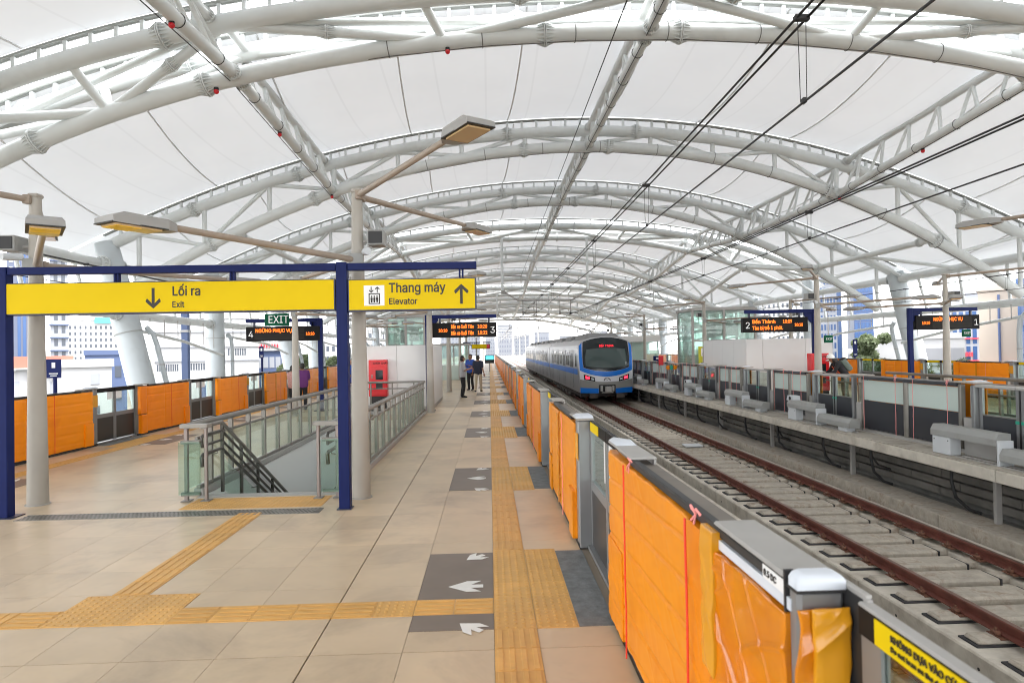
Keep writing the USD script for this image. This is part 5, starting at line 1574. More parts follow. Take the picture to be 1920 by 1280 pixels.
LENC = 16.6
for c in range(3):
    y0 = TY + .66 + c * (LENC + .35) if c == 0 else TY + c * (LENC + .35)
    y1 = TY + c * (LENC + .35) + LENC
    m = extr(Polygon(outline), y1 - y0)
    v = m.vertices
    m = trimesh.Trimesh(np.stack([CX + v[:, 0], y1 - v[:, 2], v[:, 1]], 1), m.faces, process=False)
    b = part(tr, "car_body", m, "train_silver", smooth=30)
    for s in (-1, 1):
        xo = CX + s * 1.43
        part(b, "stripe", box(xo - .004, xo + .004, y0 + .2, y1, .56, .86), "train_blue")
        part(b, "roof_trim", box(CX + s * 1.405 - .02, CX + s * 1.405 + .02, y0 + .1, y1, 1.98, 2.1, .01), "train_white")
        for k in range(4):
            dy = y0 + 1.9 + k * (LENC - 3.2) / 3.6
            d = part(b, "door", box(xo - .012, xo + .012, dy, dy + 1.3, -.2, 1.88, .004), "train_silver")
            part(d, "door_window", [box(xo + s * .0125, xo + s * .017, dy + .12 + q, dy + .55 + q, .92, 1.68) for q in (0, .63)], "glass_dark")
            part(d, "stripe", box(xo + s * .0125, xo + s * .0145, dy, dy + 1.3, .56, .86), "train_blue")
            part(d, "seam", [box(xo + s * .0125, xo + s * .015, dy + q, dy + q + .03, -.2, 1.88) for q in (-.025, .635, 1.295)], "mat_black")
            if k < 3:
                wy = dy + 1.3 + .42
                for q in (0, .86):
                    part(b, "window", box(xo - .006, xo + .010, wy + q, wy + q + .72, .98, 1.78, .004), "glass_dark")
        if c == 0:
            part(b, "window", box(xo - .006, xo + .010, y0 + .55, y0 + 1.1, .98, 1.7, .004), "glass_dark")
    part(tr, "underframe", box(CX - 1.25, CX + 1.25, y0 + .3, y1 - .2, -.62, -.385), "under_dark")
    for k in range(5):
        part(tr, "equipment_box", box(CX - 1.3, CX + 1.3, y0 + 4.4 + k * 1.7, y0 + 5.6 + k * 1.7, -.82, -.621, .02), "under_dark")
    for by in (y0 + 2.4, y1 - 2.4):
        g = part(tr, "bogie", [box(CX + s * 1.0 - .1, CX + s * 1.0 + .1, by - 1.5, by + 1.5, -.72, -.5, .04) for s in (-1, 1)] + [box(CX - 1, CX + 1, by - .2, by + .2, -.7, -.622)], "under_dark")
        for s in (-1, 1):
            for q in (-1.05, 1.05):
                part(g, "wheel", cyl((CX + s * .73, by + q, -.49), (CX + s * .86, by + q, -.49), .425, n=24), "rail_steel", smooth=30)
    for k in range(3):
        a = y0 + 1.6 + k * 5.1
        part(tr, "roof_unit", hull([[CX + x, y, z] for y in (a, a + 3.1) for x, z in ((-1.0, 2.40), (1.0, 2.40), (-.85, 2.72), (.85, 2.72))]), "train_roof")
part(tr, "roof_fairing", hull([[CX + x, TY + y, z] for y, z, w in ((.75, 2.5, .8), (1.6, 2.78, .75), (3.4, 2.78, .75), (.9, 2.3, 1.1), (3.4, 2.3, 1.1)) for x in (-w, w)]), "train_roof", smooth=30)
part(tr, "pantograph", [cyl((CX - .5, TY + 7, 2.6), (CX - .4, TY + 8.2, 3.2), .03, n=6), cyl((CX + .5, TY + 7, 2.6), (CX + .4, TY + 8.2, 3.2), .03, n=6), cyl((CX - .8, TY + 8.2, 3.2), (CX + .8, TY + 8.2, 3.2), .03, n=6)], "mat_black")
full = Polygon(outline)
part(tr, "front", on_front(full, 0.0), "train_silver", smooth=True)
rim = []
for (xa, za), (xb, zb) in zip(outline, outline[1:] + outline[:1]):
    for q in np.linspace(0, 1, 6)[:-1]:
        x, z = xa + (xb - xa) * q, za + (zb - za) * q
        rim.append((x, z))
rv, rf = [], []
for x, z in rim:
    rv += [[CX + x, TY + float(nose(x, z)), z], [CX + x, TY + .7, z]]
K = len(rim)
for k in range(K):
    a, b_ = 2 * k, 2 * ((k + 1) % K)
    rf += [[a, b_, b_ + 1], [a, b_ + 1, a + 1]]
part(tr, "front_side", trimesh.Trimesh(np.array(rv), np.array(rf), process=False), "train_silver", smooth=30)
curve = lambda pts: Polygon(pts)
arc = lambda x0, x1, zc, zs, n=13: [(x, zs + (zc - zs) * (1 - (abs(x) / max(abs(x0), abs(x1))) ** 2)) for x in np.linspace(x0, x1, n)]
part(tr, "windscreen_mask", on_front(Polygon(arc(-1.2, 1.2, .74, .95) + [(1.24, 1.5), (1.2, 2.25)] + arc(1.15, -1.15, 2.53, 2.32) + [(-1.2, 2.25), (-1.24, 1.5)]), .012), "glass_dark", smooth=True)
part(tr, "windscreen", on_front(Polygon(arc(-1.08, 1.08, .93, 1.03) + [(1.1, 1.5), (1.02, 1.92)] + arc(.95, -.95, 1.97, 1.9) + [(-1.02, 1.92), (-1.1, 1.5)]), .018), "glass_teal", smooth=True)
part(tr, "blue_surround", on_front(Polygon(arc(-1.385, 1.385, .47, .80) + [(1.41, 1.5), (1.385, 2.1), (1.25, 2.27), (1.255, 1.5)] + arc(1.21, -1.21, .73, .94) + [(-1.255, 1.5), (-1.25, 2.27), (-1.385, 2.1), (-1.41, 1.5)]), .010), "train_blue", smooth=True)
part(tr, "nose_panel", on_front(Polygon(arc(-1.38, 1.38, .20, .34) + [(1.395, .6), (1.37, .78)] + arc(1.34, -1.34, .46, .775) + [(-1.37, .78), (-1.395, .6)]), .008), "train_white", smooth=True)
part(tr, "bumper_band", on_front(Polygon([(-1.385, -.1), (-.6, -.14), (.6, -.14), (1.385, -.1), (1.395, .3)] + arc(1.38, -1.38, .19, .33) + [(-1.395, .3)]), .009), "train_grey", smooth=True)
for s in (-1, 1):
    part(tr, "lower_skirt", on_front(Polygon([(s * 1.365, -.38), (s * .45, -.4), (s * .45, -.145), (s * .8, -.13), (s * 1.38, -.095)]), .011), "train_blue", smooth=True)
    h = part(tr, "headlight_housing", on_front(Polygon([(s * 1.2, .60), (s * .64, .42), (s * .62, .22), (s * 1.18, .32)]), .02, .06), "glass_dark", smooth=True)
    part(h, "tail_lamp", on_front(Polygon([(s * 1.12, .52), (s * .9, .455), (s * .9, .33), (s * 1.1, .37)]), .026, .06), "tail_red", smooth=True)
    part(h, "headlamp", on_front(Polygon([(s * .83, .42), (s * .68, .375), (s * .68, .29), (s * .83, .315)]), .026, .06), "equipment_white", smooth=True)
part(tr, "coupler_pocket", on_front(Polygon([(-.44, -.38), (.44, -.38), (.44, .05), (-.44, .05)]), .014), "mat_black", smooth=True)
part(tr, "coupler", [cyl((CX, TY - .22, -.17), (CX, TY + .05, -.17), .1, n=12), box(CX - .16, CX + .16, TY - .42, TY - .2, -.32, -.03, .03), box(CX - .36, CX - .24, TY - .1, TY, -.3, .0, .02), box(CX + .24, CX + .36, TY - .1, TY, -.3, .0, .02), cyl((CX - .3, TY - .06, -.36), (CX + .3, TY - .06, -.36), .03, n=8)], "cap_grey")
part(tr, "guard", [box(CX - .9, CX - .5, TY + .05, TY + .3, -.66, -.41), box(CX + .5, CX + .9, TY + .05, TY + .3, -.66, -.41)], "under_dark")
lg = [tube([(CX + .17 * math.cos(a), TY + float(nose(0, .3)) - .014, .26 + .15 * math.sin(a)) for a in np.linspace(0, math.pi, 13)], .014, 6)]
zz = [(-.17, .25), (-.085, .36), (0, .28), (.085, .36), (.17, .25)]
lg.append(tube([(CX + x, TY + float(nose(0, .3)) - .016, z) for x, z in zz], .013, 6))
part(tr, "emblem", lg, "letter_brown")
part(tr, "destination", facing(words("Bến Thành", .11), CX - .36, TY + float(nose(0.2, 2.06)) - .022, 2.03, "-y"), "led_red")
part(tr, "wiper", cyl((CX + .35, TY + .05, .95), (CX + .7, TY + .2, 1.6), .015, n=6), "mat_black")
part(tr, "mirror_camera", box(CX + 1.45, CX + 1.56, TY + .5, TY + .68, .45, .72, .02), "mat_black")

# ------------------------------------------------------------------ people
def ball(c, r, seg=12):
    return m3.Manifold.sphere(float(r), seg).translate([float(x) for x in c])


def bone(a, ra, b, rb, seg=12):
    return m3.Manifold.batch_hull([ball(a, ra, seg), ball(b, rb, seg)])


def blend(bones, edge=.035, it=6):
    m = bones[0]
    for b in bones[1:]:
        m = m + b
    m = m.refine_to_length(edge)
    v, f = mat_arrays(m)
    tm = trimesh.Trimesh(v, f, process=True)
    trimesh.smoothing.filter_taubin(tm, lamb=.5, nu=.53, iterations=it)
    return tm


def hand(w, d, side, s):
    """Palm, four fingers and a thumb; w the wrist, d the direction of the fingers, side the direction of the thumb."""
    w, d, side = (np.asarray(x, float) for x in (w, d, side))
    d = d / np.linalg.norm(d); side = side - d * (side @ d); side /= np.linalg.norm(side)
    curl = np.cross(side, d)
    out = [m3.Manifold.batch_hull([ball(w, .024 * s, 8), ball(w + d * .085 * s + side * .03 * s, .013 * s, 8), ball(w + d * .082 * s - side * .032 * s, .012 * s, 8)])]
    for k, l in enumerate((.066, .076, .07, .054)):
        a = w + d * .082 * s + side * (.03 - .021 * k) * s
        b = a + (d * .62 + curl * .15) * l * s
        c = b + (d * .4 + curl * .35) * l * s
        out += [bone(a, .0095 * s, b, .0088 * s, 8), bone(b, .0088 * s, c, .0075 * s, 8)]
    a = w + d * .03 * s + side * .024 * s
    b = a + (side * .7 + d * .7) * .045 * s
    out += [bone(a, .012 * s, b, .0105 * s, 8), bone(b, .0105 * s, b + (d * .9 + side * .2) * .032 * s, .0085 * s, 8)]
    return out


def person(label, loc, rotz, H, shirt, trousers, arms="down", lean=0.0, step=0.0, sleeves=.55, turn=0.0, hair="hair", helmet=False, shoes="cloth_black", cut_low=False, lime=None):
    """A standing figure facing local +y. lean: the trunk bends forward at the hip by so many radians."""
    t = thing("person", label, "person", loc, rotz=rotz)
    s = H / 1.7
    V = lambda x, y, z: np.array([x, y, z], float) * s
    hip, cl, sl = V(0, 0, .9), math.cos(lean), math.sin(lean)

    def up(x, y, z):                 # points of the trunk, bent about the hip
        dy, dz = y, z - .9
        return V(x, dy * cl + dz * sl, .9 + dz * cl - dy * sl)
    sh = {q: up(q * .185, -.01, 1.39) for q in (-1, 1)}
    neck, chin, crown = up(0, -.005, 1.45), up(0, .03 + .03 * sl, 1.53), up(0, .01 + .05 * sl, 1.615)
    hips = {q: V(q * .09, 0, .88) for q in (-1, 1)}
    knee = {q: V(q * .1, .03 + q * step * .5, .48) for q in (-1, 1)}
    ank = {q: V(q * .105, -.03 + q * step, .085) for q in (-1, 1)}
    el, wr = {}, {}
    for q in (-1, 1):
        if arms == "down":
            el[q] = sh[q] + V(q * .05, -.03 + .1 * step * q, -.29); wr[q] = el[q] + V(q * .02, .06, -.25)
        elif arms == "walk":
            el[q] = sh[q] + V(q * .07, -.02 - q * .1, -.28); wr[q] = el[q] + V(q * .08, .03 - q * .08, -.24)
        elif arms == "fold":
            el[q] = sh[q] + V(q * .06, .04, -.28); wr[q] = el[q] + V(-q * .2, .2, .02)
        elif arms == "hold":
            el[q] = sh[q] + V(q * .05, .06, -.27); wr[q] = el[q] + V(-q * .1, .23, .06)
        else:                        # reach down and forward
            el[q] = sh[q] + V(q * .03, .12, -.26); wr[q] = el[q] + V(-q * .03, .22, -.10)
    r = lambda x: x * s
    skin = [m3.Manifold.batch_hull([ball(crown, r(.088)), ball(crown + (crown - neck) / np.linalg.norm(crown - neck) * r(.03) - V(0, .02, 0), r(.075)), ball(chin + V(0, .01, -.005), r(.052))]),
            bone(neck, r(.056), chin - V(0, .03, 0), r(.052)), m3.Manifold.batch_hull([ball(neck, r(.06)), ball(sh[-1], r(.06)), ball(sh[1], r(.06)), ball(up(0, .0, 1.2), r(.11))]),
            m3.Manifold.batch_hull([ball(up(-.07, 0, 1.2), r(.1)), ball(up(.07, 0, 1.2), r(.1)), ball(V(-.08, 0, .93), r(.095)), ball(V(.08, 0, .93), r(.095))])]
    fwd = up(0, 1, .9) - hip
    skin.append(bone(crown + fwd / np.linalg.norm(fwd) * r(.075) - V(0, 0, .02), r(.016), crown + fwd / np.linalg.norm(fwd) * r(.10) - V(0, 0, .045), r(.014)))
    for q in (-1, 1):
        skin.append(ball(crown + V(q * .086, -.005, -.03), r(.022)))
        skin += [bone(sh[q], r(.056), el[q], r(.04)), bone(el[q], r(.04), wr[q], r(.027)), bone(hips[q], r(.088), knee[q], r(.058)), bone(knee[q], r(.056), ank[q], r(.038))]
        d = wr[q] - el[q]
        skin += hand(wr[q], d, V(-q * .6, .8, 0) if arms == "down" else V(-q, .3, .5), s)
    b = part(t, "body", blend(skin, .04, 4), "skin", smooth=True, world=False)
    for q in (-1, 1):
        e = crown + fwd / np.linalg.norm(fwd) * r(.078) + V(q * .033, 0, -.005)
        m = trimesh.creation.icosphere(1, r(.011)); m.apply_translation(e)
        part(t, "eye", m, "sign_black", world=False)
    part(t, "mouth", mat_tri(bone(crown + fwd / np.linalg.norm(fwd) * r(.072) + V(-.022, 0, -.075), r(.006), crown + fwd / np.linalg.norm(fwd) * r(.072) + V(.022, 0, -.075), r(.006), 8)), "red_cabinet", world=False)
    g = .016
    top = [m3.Manifold.batch_hull([ball(neck - V(0, 0, .02), r(.062)), ball(sh[-1], r(.06 + g)), ball(sh[1], r(.06 + g)), ball(up(-.09, 0, 1.18), r(.105 + g)), ball(up(.09, 0, 1.18), r(.105 + g))]),
           m3.Manifold.batch_hull([ball(up(-.09, 0, 1.18), r(.1 + g)), ball(up(.09, 0, 1.18), r(.1 + g)), ball(V(-.095, 0, .90), r(.1 + g)), ball(V(.095, 0, .90), r(.1 + g))])]
    for q in (-1, 1):
        e = sh[q] + (el[q] - sh[q]) * min(1, sleeves / .55 * .8)
        top.append(bone(sh[q], r(.062 + g), e, r(.046 + g)))
        if sleeves > .6:
            top += [bone(sh[q], r(.06 + g), el[q], r(.044 + g)), bone(el[q], r(.044 + g), wr[q], r(.032 + g))]
    part(t, "shirt", blend(top, .04, 5), shirt, smooth=True, world=False)
    leg = [m3.Manifold.batch_hull([ball(V(-.09, 0, .93), r(.1 + .009)), ball(V(.09, 0, .93), r(.1 + .009)), ball(hips[-1], r(.1)), ball(hips[1], r(.1))])]
    for q in (-1, 1):
        leg += [bone(hips[q], r(.1), knee[q], r(.073)), bone(knee[q], r(.073), ank[q] + V(0, 0, .01), r(.062))]
    part(t, "trousers", blend(leg, .04, 5), trousers, smooth=True, world=False)
    for q in (-1, 1):
        part(t, "shoe", mat_tri(m3.Manifold.batch_hull([ball(ank[q] + V(0, -.01, -.035), r(.046)), ball(ank[q] + V(q * .01, .13, -.05), r(.034)), ball(ank[q] + V(q * .01, .16, -.056), r(.028))])), shoes, smooth=True, world=False)
    back = -fwd / np.linalg.norm(fwd)
    hr = m3.Manifold.batch_hull([ball(crown + back * r(.02) + V(0, 0, .03), r(.092)), ball(crown + back * r(.035) + V(0, 0, -.04), r(.085))])
    if helmet:
        part(t, "hair", mat_tri(m3.Manifold.batch_hull([ball(crown + back * r(.03) - V(0, 0, .02), r(.095)), ball(neck + back * r(.06) - V(0, 0, .03), r(.08))])), hair, smooth=True, world=False)
        hm = ball(crown + V(0, 0, .035), r(.125), 20) - box_m(crown, r(.3), r(.012))
        hh = part(t, "helmet", mat_tri(hm), "helmet_white", smooth=40, world=False)
        part(hh, "brim", mat_tri(m3.Manifold.batch_hull([ball(crown + V(x, 0, .02) + fwd / np.linalg.norm(fwd) * r(.1 + y), r(.012), 8) for x, y in ((-.08, 0), (.08, 0), (-.05, .05), (.05, .05))])), "helmet_white", smooth=True, world=False)
    else:
        hr = hr - box_plane(crown, fwd, r)
        part(t, "hair", mat_tri(hr), hair, smooth=40, world=False)
    return t, s, up


def mat_tri(m):
    v, f = mat_arrays(m)
    return trimesh.Trimesh(v, f, process=True)


def box_m(c, w, h):
    return m3.Manifold.cube([2 * w, 2 * w, w], True).translate([float(c[0]), float(c[1]), float(c[2] - w / 2 - h + .02)])


def box_plane(c, fwd, r):
    """Cuts the hair away in front of the face."""
    d = fwd / np.linalg.norm(fwd)
    k = c + d * (r(.035) + .25) - np.array([0, 0, .25 - r(.03)])
    return m3.Manifold.cube([.5, .5, .5], True).rotate([-math.degrees(math.atan2(-d[2], d[1])), 0, 0]).translate([float(x) for x in k])


person("man in a grey shirt and black trousers facing the other two men", (-1.13, 27.25, 0), -1.35, 1.72, "cloth_grey", "cloth_black", "hold")
person("man in a dark shirt and beige trousers walking away along the platform", (-.55, 30.9, 0), -.25, 1.70, "cloth_navy", "cloth_beige", "walk", step=.13)
person("man in a bright blue shirt half hidden behind the two men on the platform", (-.95, 32.2, 0), 2.6, 1.75, "cloth_blue", "cloth_black", "hold")
person("person in a lime top and black trousers beside the edge of the white room", (-2.28, 29.5, 0), 1.9, 1.72, "cloth_lime", "cloth_black", "down")
person("person in a purple top and dark trousers by the left barrier", (-6.52, 22.9, 0), .4, 1.60, "cloth_purple", "cloth_black", "fold")
person("person in a patterned pink top standing left of the one in purple", (-6.95, 23.2, 0), -.5, 1.52, "cloth_pink", "cloth_black", "hold")
person("person in a blue shirt between the blue post and the grey lamp pole", (-5.05, 24.2, 0), 1.2, 1.74, "cloth_blue", "cloth_navy", "down")
w, ws, up = person("worker in a white helmet bending over the open red cabinet across the track", (11.62, 20.9, 0), math.pi / 2 - .15, 1.72, "cloth_black", "cloth_olive", "reach", lean=.62, sleeves=.9, helmet=True)
pk = part(w, "vest_strap", [tube([up(q * .11, .12, 1.36), up(q * .1, .135, 1.2), up(q * .1, .11, 1.0)], .016, 6) for q in (-1, 1)], "cloth_orange", world=False)
c = up(0, -.2, 1.2)
t = thing("backpack", "dark green backpack on the back of the worker", "backpack", (11.62, 20.9, 0), rotz=math.pi / 2 - .15)
part(t, "bag", mat_tri(m3.Manifold.batch_hull([ball(up(x, y, z), .055) for x in (-.12, .12) for y in (-.17, -.25) for z in (1.02, 1.34)])), "cloth_olive", smooth=40, world=False)
part(t, "flap", mat_tri(m3.Manifold.batch_hull([ball(up(x, y, z), .03) for x in (-.12, .12) for y in (-.2, -.29) for z in (1.3, 1.38)])), "cloth_black", smooth=40, world=False)

# ------------------------------------------------------------------ the city around the station
def building(name, label, x0, x1, y0, dep, zt, wall, wins=(), extras=None, zb=-12.0, catg="building", parapet=True):
    """wins: (face, columns, rows, z of the lowest sill, storey height, window width share, window height, material, start, end)."""
    t = thing(name, label, catg, ((x0 + x1) / 2, y0, zb))
    TURN[t] = ((x0 + x1) / 2, y0, -math.atan2((x0 + x1) / 2, y0))
    part(t, "wall", box(x0, x1, y0, y0 + dep, zb, zt), wall)
    if parapet:
        part(t, "parapet", [box(x0 - .15, x1 + .15, y0 - .15, y0 + .1, zt - .02, zt + .5), box(x0 - .15, x0 + .1, y0 + .1, y0 + dep, zt - .02, zt + .5), box(x1 - .1, x1 + .15, y0 + .1, y0 + dep, zt - .02, zt + .5)], wall)
    for face, nc, nr, zs, st, ws, wh, wm, a, b in wins:
        for i in range(nc):
            for k in range(nr):
                u = a + (b - a) * (i + .5) / nc
                hw = (b - a) / nc * ws / 2
                z = zs + st * k
                if z + wh > zt - .2: continue
                if face == "f":
                    w = part(t, "window", [box(x0 + u - hw, x0 + u + hw, y0 - .05, y0 - .002, z, z + wh)], wm)
                else:
                    xx = x1 if face == "r" else x0
                    sg = 1 if face == "r" else -1
                    w = part(t, "window", [box(xx + sg * .002, xx + sg * .05, y0 + u - hw, y0 + u + hw, z, z + wh)], wm)
    return t


t = building("office_tower", "dark navy glass tower at the far left behind the sign post", -86.5, -81.9, 120, 14, 38, "house_slate",
             [("f", 1, 14, -8, 3.4, .55, 2.6, "house_pale", .1, 1.3), ("f", 3, 1, -9, 45, .6, 45, "win_blue", 1.6, 4.4)])
t = building("apartment_tower", "light blue grey tower with ledges next to the dark tower", -83.6, -80.2, 127, 12, 40, "house_pale",
             [("f", 2, 14, -8, 2.45, .5, 1.5, "win_dark", .4, 3.2)])
part(t, "ledge", [box(-83.8, -80.1, 126.6, 126.99, -9 + 2.45 * k, -8.8 + 2.45 * k) for k in range(18)], "house_blue")
t = building("apartment_block", "wide white apartment block with a grid of small dark windows on the left", -137, -116, 210, 14, 13.6, "house_white",
             [("f", 12, 11, -8.6, 1.95, .42, 1.05, "win_dark", 1, 20)])
part(t, "billboard", box(-124.6, -119, 209, 209.5, 12.8, 14.6), "sign_cyan")
t = building("apartment_block", "white apartment block behind the slanting column", -112, -96, 225, 14, 11, "house_white", [("f", 8, 9, -8.6, 2.1, .42, 1.1, "win_dark", .6, 15.4)])
t = building("workshop", "low white workshop with a red roof band at the far left", -35.5, -28.8, 46, 9, 1.2, "house_white",
             [("f", 4, 1, -1.1, 3, .62, 1.5, "house_pale", .4, 6.4), ("r", 3, 1, -1.1, 3, .5, 1.3, "win_dark", 1, 8)], parapet=False)
part(t, "roof_band", box(-35.8, -28.6, 45.7, 55.2, 1.3, 2.1), "roof_red")
part(t, "eaves", box(-35.7, -28.5, 45.5, 55.1, 1.2, 1.299), "house_white")
part(t, "hood", [tube([(-35 + k * 1.6, 45.9, .3), (-35 + k * 1.6, 45.7, 1.0), (-34.7 + k * 1.6, 45.6, 1.15), (-34.2 + k * 1.6, 45.6, 1.15)], .05, 6) for k in range(4)], "house_white")
t = building("flat_roof_house", "plain white flat roofed building behind the navy name plate", -27.9, -24.4, 43, 8, 1.35, "house_white", [("f", 1, 1, .2, 3, .5, .7, "house_pale", 1.8, 3.0), ("f", 2, 1, -2.4, 3, .4, 1.2, "win_dark", .4, 3.1)])
t = building("blue_house", "blue grey building squeezed behind the slanting column", -42.5, -38.2, 70, 9, 2.2, "house_blue", [("f", 3, 3, -5, 2.4, .55, 1.2, "win_dark", .3, 4)])
t = building("factory_hall", "long white hall with a row of narrow dark windows on the left", -38.2, -26.4, 76, 20, 6.2, "house_white",
             [("f", 10, 1, .25, 3, .62, .75, "win_dark", .2, 2.6), ("f", 12, 1, .3, 3, .62, .75, "win_dark", 3.0, 6.4), ("f", 8, 1, 1.9, 3, .6, .8, "win_dark", 8.1, 10.3)])
part(t, "cornice", [box(-38.4, -26.2, 75.8, 75.99, z, z + .12) for z in (1.3, 2.9, 4.6)], "house_pale")
part(t, "lean_to", box(-33.6, -30.4, 72, 75.9, -12, -1.1), "house_white")
part(t, "blue_door", box(-33.2, -31.6, 71.9, 71.99, -2.6, -1.3), "house_blue")
t = building("shop_house", "blue glass shop building with a red and white name band left of the grey pole", -30.3, -25.8, 85, 8, 2.4, "house_blue",
             [("f", 5, 1, .2, 3, .8, 1.4, "house_pale", .3, 4.2), ("f", 4, 3, -6.5, 2.2, .7, 1.3, "win_blue", .3, 4.2)])
part(t, "name_band", box(-30.4, -25.7, 84.7, 84.9, 2.4, 3.6), "house_white")
part(t, "name_stroke", [box(-29.8 + .34 * k, -29.6 + .34 * k, 84.6, 84.69, 2.8, 3.25) for k in range(9)], "sign_red")
part(t, "blue_lines", [box(-33.5, -25.6, 86, 86.2, z, z + .12) for z in (4.4, 4.8, 5.2)], "sign_cyan")
t = thing("steel_pillar", "pale blue square pillar standing outside beyond the left columns", "pillar", (-17.4, 38, -12))
part(t, "shaft", box(-17.6, -17.25, 37.85, 38.15, -12, 5.4), "house_blue")
part(t, "collar", box(-17.65, -17.2, 37.8, 38.2, 3.3, 3.42), "cap_grey")
for x, y, dx, zt, lab in ((-30, 150, 9, 8.5, "pale block seen between the sign posts in the middle left"), (-46, 165, 8, 6, "pale block left of the middle, low behind the trees"), (-24, 180, 7, 7.5, "pale block behind the white room on the left platform")):
    building("apartment_block", lab, x, x + dx, y, 12, zt, "house_white", [("f", 5, 6, -8, 2.6, .5, 1.3, "win_dark", .4, dx - .4)])
rr = random.Random(4)
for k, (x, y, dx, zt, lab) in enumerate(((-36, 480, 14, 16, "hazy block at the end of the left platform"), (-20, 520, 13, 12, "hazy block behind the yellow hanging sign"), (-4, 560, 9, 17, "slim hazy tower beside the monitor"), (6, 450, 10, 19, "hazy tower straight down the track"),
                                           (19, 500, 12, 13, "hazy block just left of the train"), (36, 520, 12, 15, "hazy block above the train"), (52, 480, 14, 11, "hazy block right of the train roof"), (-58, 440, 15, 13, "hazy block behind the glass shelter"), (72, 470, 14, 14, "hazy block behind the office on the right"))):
    building("distant_tower", lab, x, x + dx, y, 14, zt, "house_haze_tint", [("f", 5, 7, -6, 3.2, .5, 1.7, "win_haze_tint", .8, dx - .8)])

t = building("apartment_block", "white apartment block with many windows behind the platform 2 display", 66, 84, 170, 14, 24, "house_white", [("f", 14, 14, -8, 2.2, .45, 1.2, "win_dark", .5, 17.5)])
t = building("glass_tower", "tall blue glass tower with white grid right of the grey pole across the track", 69.5, 77.3, 140, 14, 36, "house_pale", [("f", 9, 20, -9, 2.0, .6, 1.25, "win_blue", .2, 6.6), ("f", 1, 1, -10, 50, .9, 45, "win_blue", 6.7, 7.7)])
t = building("pale_tower", "plain pale blue slab between the glass towers across the track", 72.9, 74.9, 130, 10, 26, "house_pale")
t = building("glass_tower", "dark blue curtain wall tower left of the right column", 68.6, 72.4, 120, 12, 30, "house_blue", [("f", 5, 22, -10, 1.8, .85, 1.5, "win_blue", .1, 3.7)])
t = building("white_wall_house", "wide white building with a grey band right of the right column", 36.5, 44.8, 60, 10, 2.3, "house_white", parapet=True)
part(t, "grey_band", box(40.0, 44.7, 59.8, 59.99, -.2, 1.4), "house_grey")
part(t, "shade_band", box(36.6, 44.7, 59.7, 59.99, -1.6, -.9), "house_slate")  # slate coloured band across the lower front
part(t, "upper_block", box(36.8, 39.5, 60.5, 66, 2.3, 5.4), "house_white")
t = building("hotel", "hotel with tall blue windows, two red floor lines and a red sign across the track", 53.6, 58.6, 75, 12, 7.6, "house_pale",
             [("f", 5, 4, -2.4, 2.05, .62, 1.75, "win_blue", .2, 4.2)])
part(t, "red_line", [box(53.5, 58.9, 74.7, 74.9, z, z + .14) for z in (2.25, -.35)], "sign_red")
part(t, "name_stroke", [box(53.9 + .3 * k, 54.12 + .3 * k, 74.6, 74.8, .2, .72) for k in range(11)], "sign_red")
part(t, "rooftop_letters", [box(51.2 + .3 * k, 51.4 + .3 * k, 74.6, 74.8, 5.6, 6.1) for k in range(9)], "sign_red")
t = building("beige_building", "big beige rendered wall with a blue downpipe at the right edge", 42.4, 47.4, 55, 12, 6.4, "house_beige", [("r", 3, 3, -4, 3, .5, 1.5, "win_dark", 1, 10)])
part(t, "downpipe", cyl((44.3, 54.85, -11), (44.3, 54.85, 6), .12, n=8), "house_blue")
part(t, "canopy", box(43.2, 46.8, 52.8, 54.9, -.6, -.3), "roof_red")
t = building("teal_building", "narrow teal glazed building cut by the right edge of the picture", 42.2, 46, 50.5, 3.5, 6.5, "win_blue", [("f", 3, 5, -6, 2.3, .8, 1.8, "house_blue", .2, 3.6)])
t = building("white_box_house", "white cube building below the pale green tree across the track", 36.0, 39.0, 64, 5, .9, "house_white")


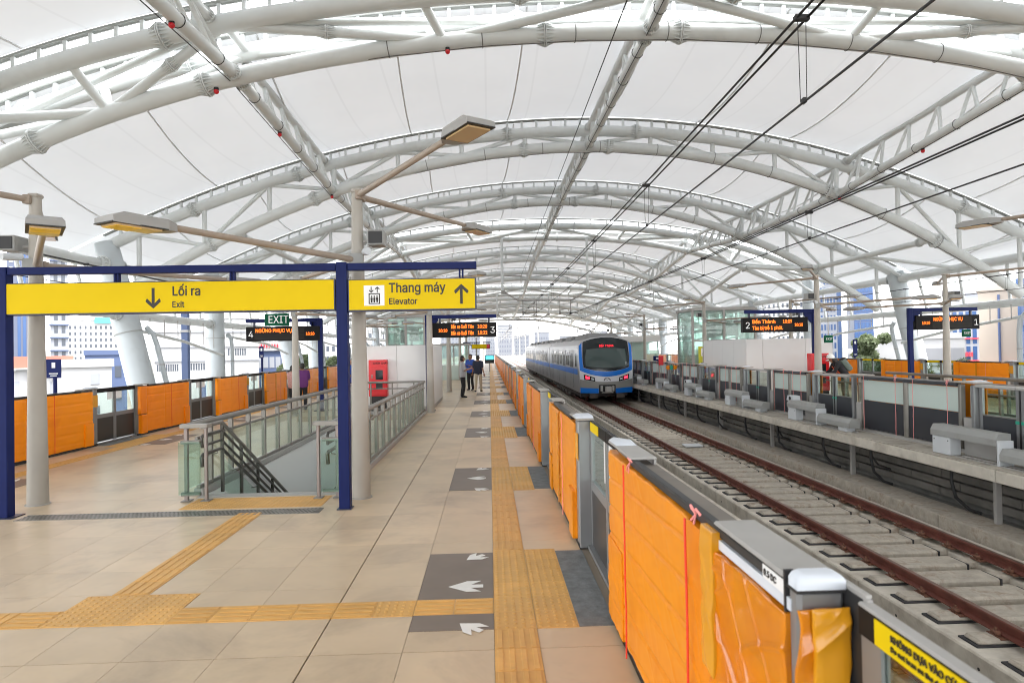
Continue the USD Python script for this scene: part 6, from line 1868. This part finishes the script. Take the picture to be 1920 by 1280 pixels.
def tree(name, label, x, y, zb, zt, rad, leaf, n, seed, catg="tree", group=None):
    r = np.random.default_rng(seed)
    t = thing(name, label, catg, (x, y, zb), group)
    h = zt - zb
    if catg == "tree":
        part(t, "trunk", tube([(x, y, zb), (x + .1, y, zb + h * .3), (x - .05, y, zb + h * .75)], [.03 * h, .022 * h, .008 * h], 8), "bark", smooth=40)
        part(t, "limb", [tube([(x, y, zb + h * q), (x + math.cos(a) * rad * .4, y + math.sin(a) * rad * .4, zb + h * (q + .13)), (x + math.cos(a) * rad * .75, y + math.sin(a) * rad * .75, zb + h * (q + .2))], [.012 * h, .008 * h, .003 * h], 6) for a, q in ((.3, .4), (1.7, .45), (2.9, .5), (4.1, .42), (5.3, .52))], "bark")
    cl = []
    K = 26
    n = n * 4 if catg == "tree" else n * 2
    for k in range(K):
        a, q = r.random() * 6.28, r.random() ** .6
        hz = (.45 + .5 * r.random()) if catg == "tree" else (.1 + .8 * r.random())
        w = math.sqrt(max(.05, 1 - ((hz - .62) / .45) ** 2)) if catg == "tree" else 1
        cl.append((x + math.cos(a) * rad * q * w, y + math.sin(a) * rad * q * w, zb + h * hz, rad * (.22 + .2 * r.random())))
    cl = np.array(cl)
    i = r.integers(0, K, n)
    d = r.normal(size=(n, 3)); d /= np.linalg.norm(d, axis=1, keepdims=True)
    c = cl[i, :3] + d * cl[i, 3:] * (r.random((n, 1)) ** .4) * [1, 1, .75]
    s = (.011 * h if catg == "tree" else .04) * (.6 + .8 * r.random((n, 1)))
    a = r.normal(size=(n, 3)); a /= np.linalg.norm(a, axis=1, keepdims=True)
    b = np.cross(a, r.normal(size=(n, 3))); b /= np.linalg.norm(b, axis=1, keepdims=True)
    v = np.stack([c - a * s, c + b * s * .5, c + a * s, c - b * s * .5], 1).reshape(-1, 3)
    k = np.arange(n)[:, None] * 4
    f = np.vstack([k + [0, 1, 2], k + [0, 2, 3]])
    part(t, "crown" if catg == "tree" else "foliage", trimesh.Trimesh(v, f, process=False), leaf)
    return t


tree("street_tree", "pale green tree crown left of the right column", 35.6, 60, -12, 4.2, 2.0, "leaf_pale", 3800, 1)
tree("street_tree", "grey green tree right of the blue shop building on the left", -17.2, 60, -12, 2.2, 2.3, "leaf_pale", 4200, 2)
tree("street_tree", "tree low behind the left barrier near the grey pole", -14.0, 66, -12, 1.4, 2.2, "leaf_pale", 3600, 3)
tree("street_tree", "tree in the gap behind the stairs railing on the left", -19.5, 78, -12, 2.0, 2.6, "leaf_pale", 3600, 4)
for k, (x, y, zt, rad, leaf, lab) in enumerate(((21.4, 34.0, 1.25, .9, "leaf_green", "bush behind the orange barrier just right of the right column"), (23.6, 35.0, 1.05, 1.0, "leaf_pale", "bush behind the doors between the orange cabinets at the right"), (25.0, 33.6, 1.2, .9, "leaf_green", "bush beside the grey pole at the right"), (26.8, 35.2, .95, 1.0, "leaf_dark", "low dark bush under the hotel"))):
    tree("hedge_bush", lab, x, y, -1.2, zt, rad, leaf, 2600, 20 + k, "bush")
pl = thing("planter_trough", "long concrete trough holding the bushes at the right", "planter", (24.5, 34.5, -1.5))
part(pl, "trough", box(20.2, 28.2, 33.4, 36, -1.56, -1.0, .05), "concrete_pale")
part(pl, "bracket", [box(x, x + .3, 33.6, 35.8, -12, -1.561) for x in (20.6, 24, 27.6)], "concrete")

for k, y in enumerate((132, 152, 180, 214)):
    t = thing("catenary_mast_frame", f"grey steel frame over the tracks beyond the station roof, {ORD[k]} one", "portal", (4.5, y, -1.34), "steel frames beyond the roof")
    for x in (-1.2, 10.0):
        part(t, "mast", box(x - .13, x + .13, y - .13, y + .13, -1.34, 6.6), "cap_grey")
    part(t, "cross_beam", [bar((-1.2, y, z), (10.0, y, z), .1, .12) for z in (6.5, 5.8)], "cap_grey")
    part(t, "lacing", [bar((-1.2 + 1.12 * q, y, 5.86 if q % 2 else 6.44), (-.08 + 1.12 * q, y, 6.44 if q % 2 else 5.86), .05, .05) for q in range(10)], "cap_grey", kind="stuff")
    for x in (3.0, 6.1):
        part(t, "drop_rod", cyl((x + .5, y, 5.8), (x + .5, y, 4.4), .05, n=8), "cap_grey")
        part(t, "steady_arm", cyl((x + .5, y, 4.5), (x, y, 4.3), .03, n=6), "mat_black")
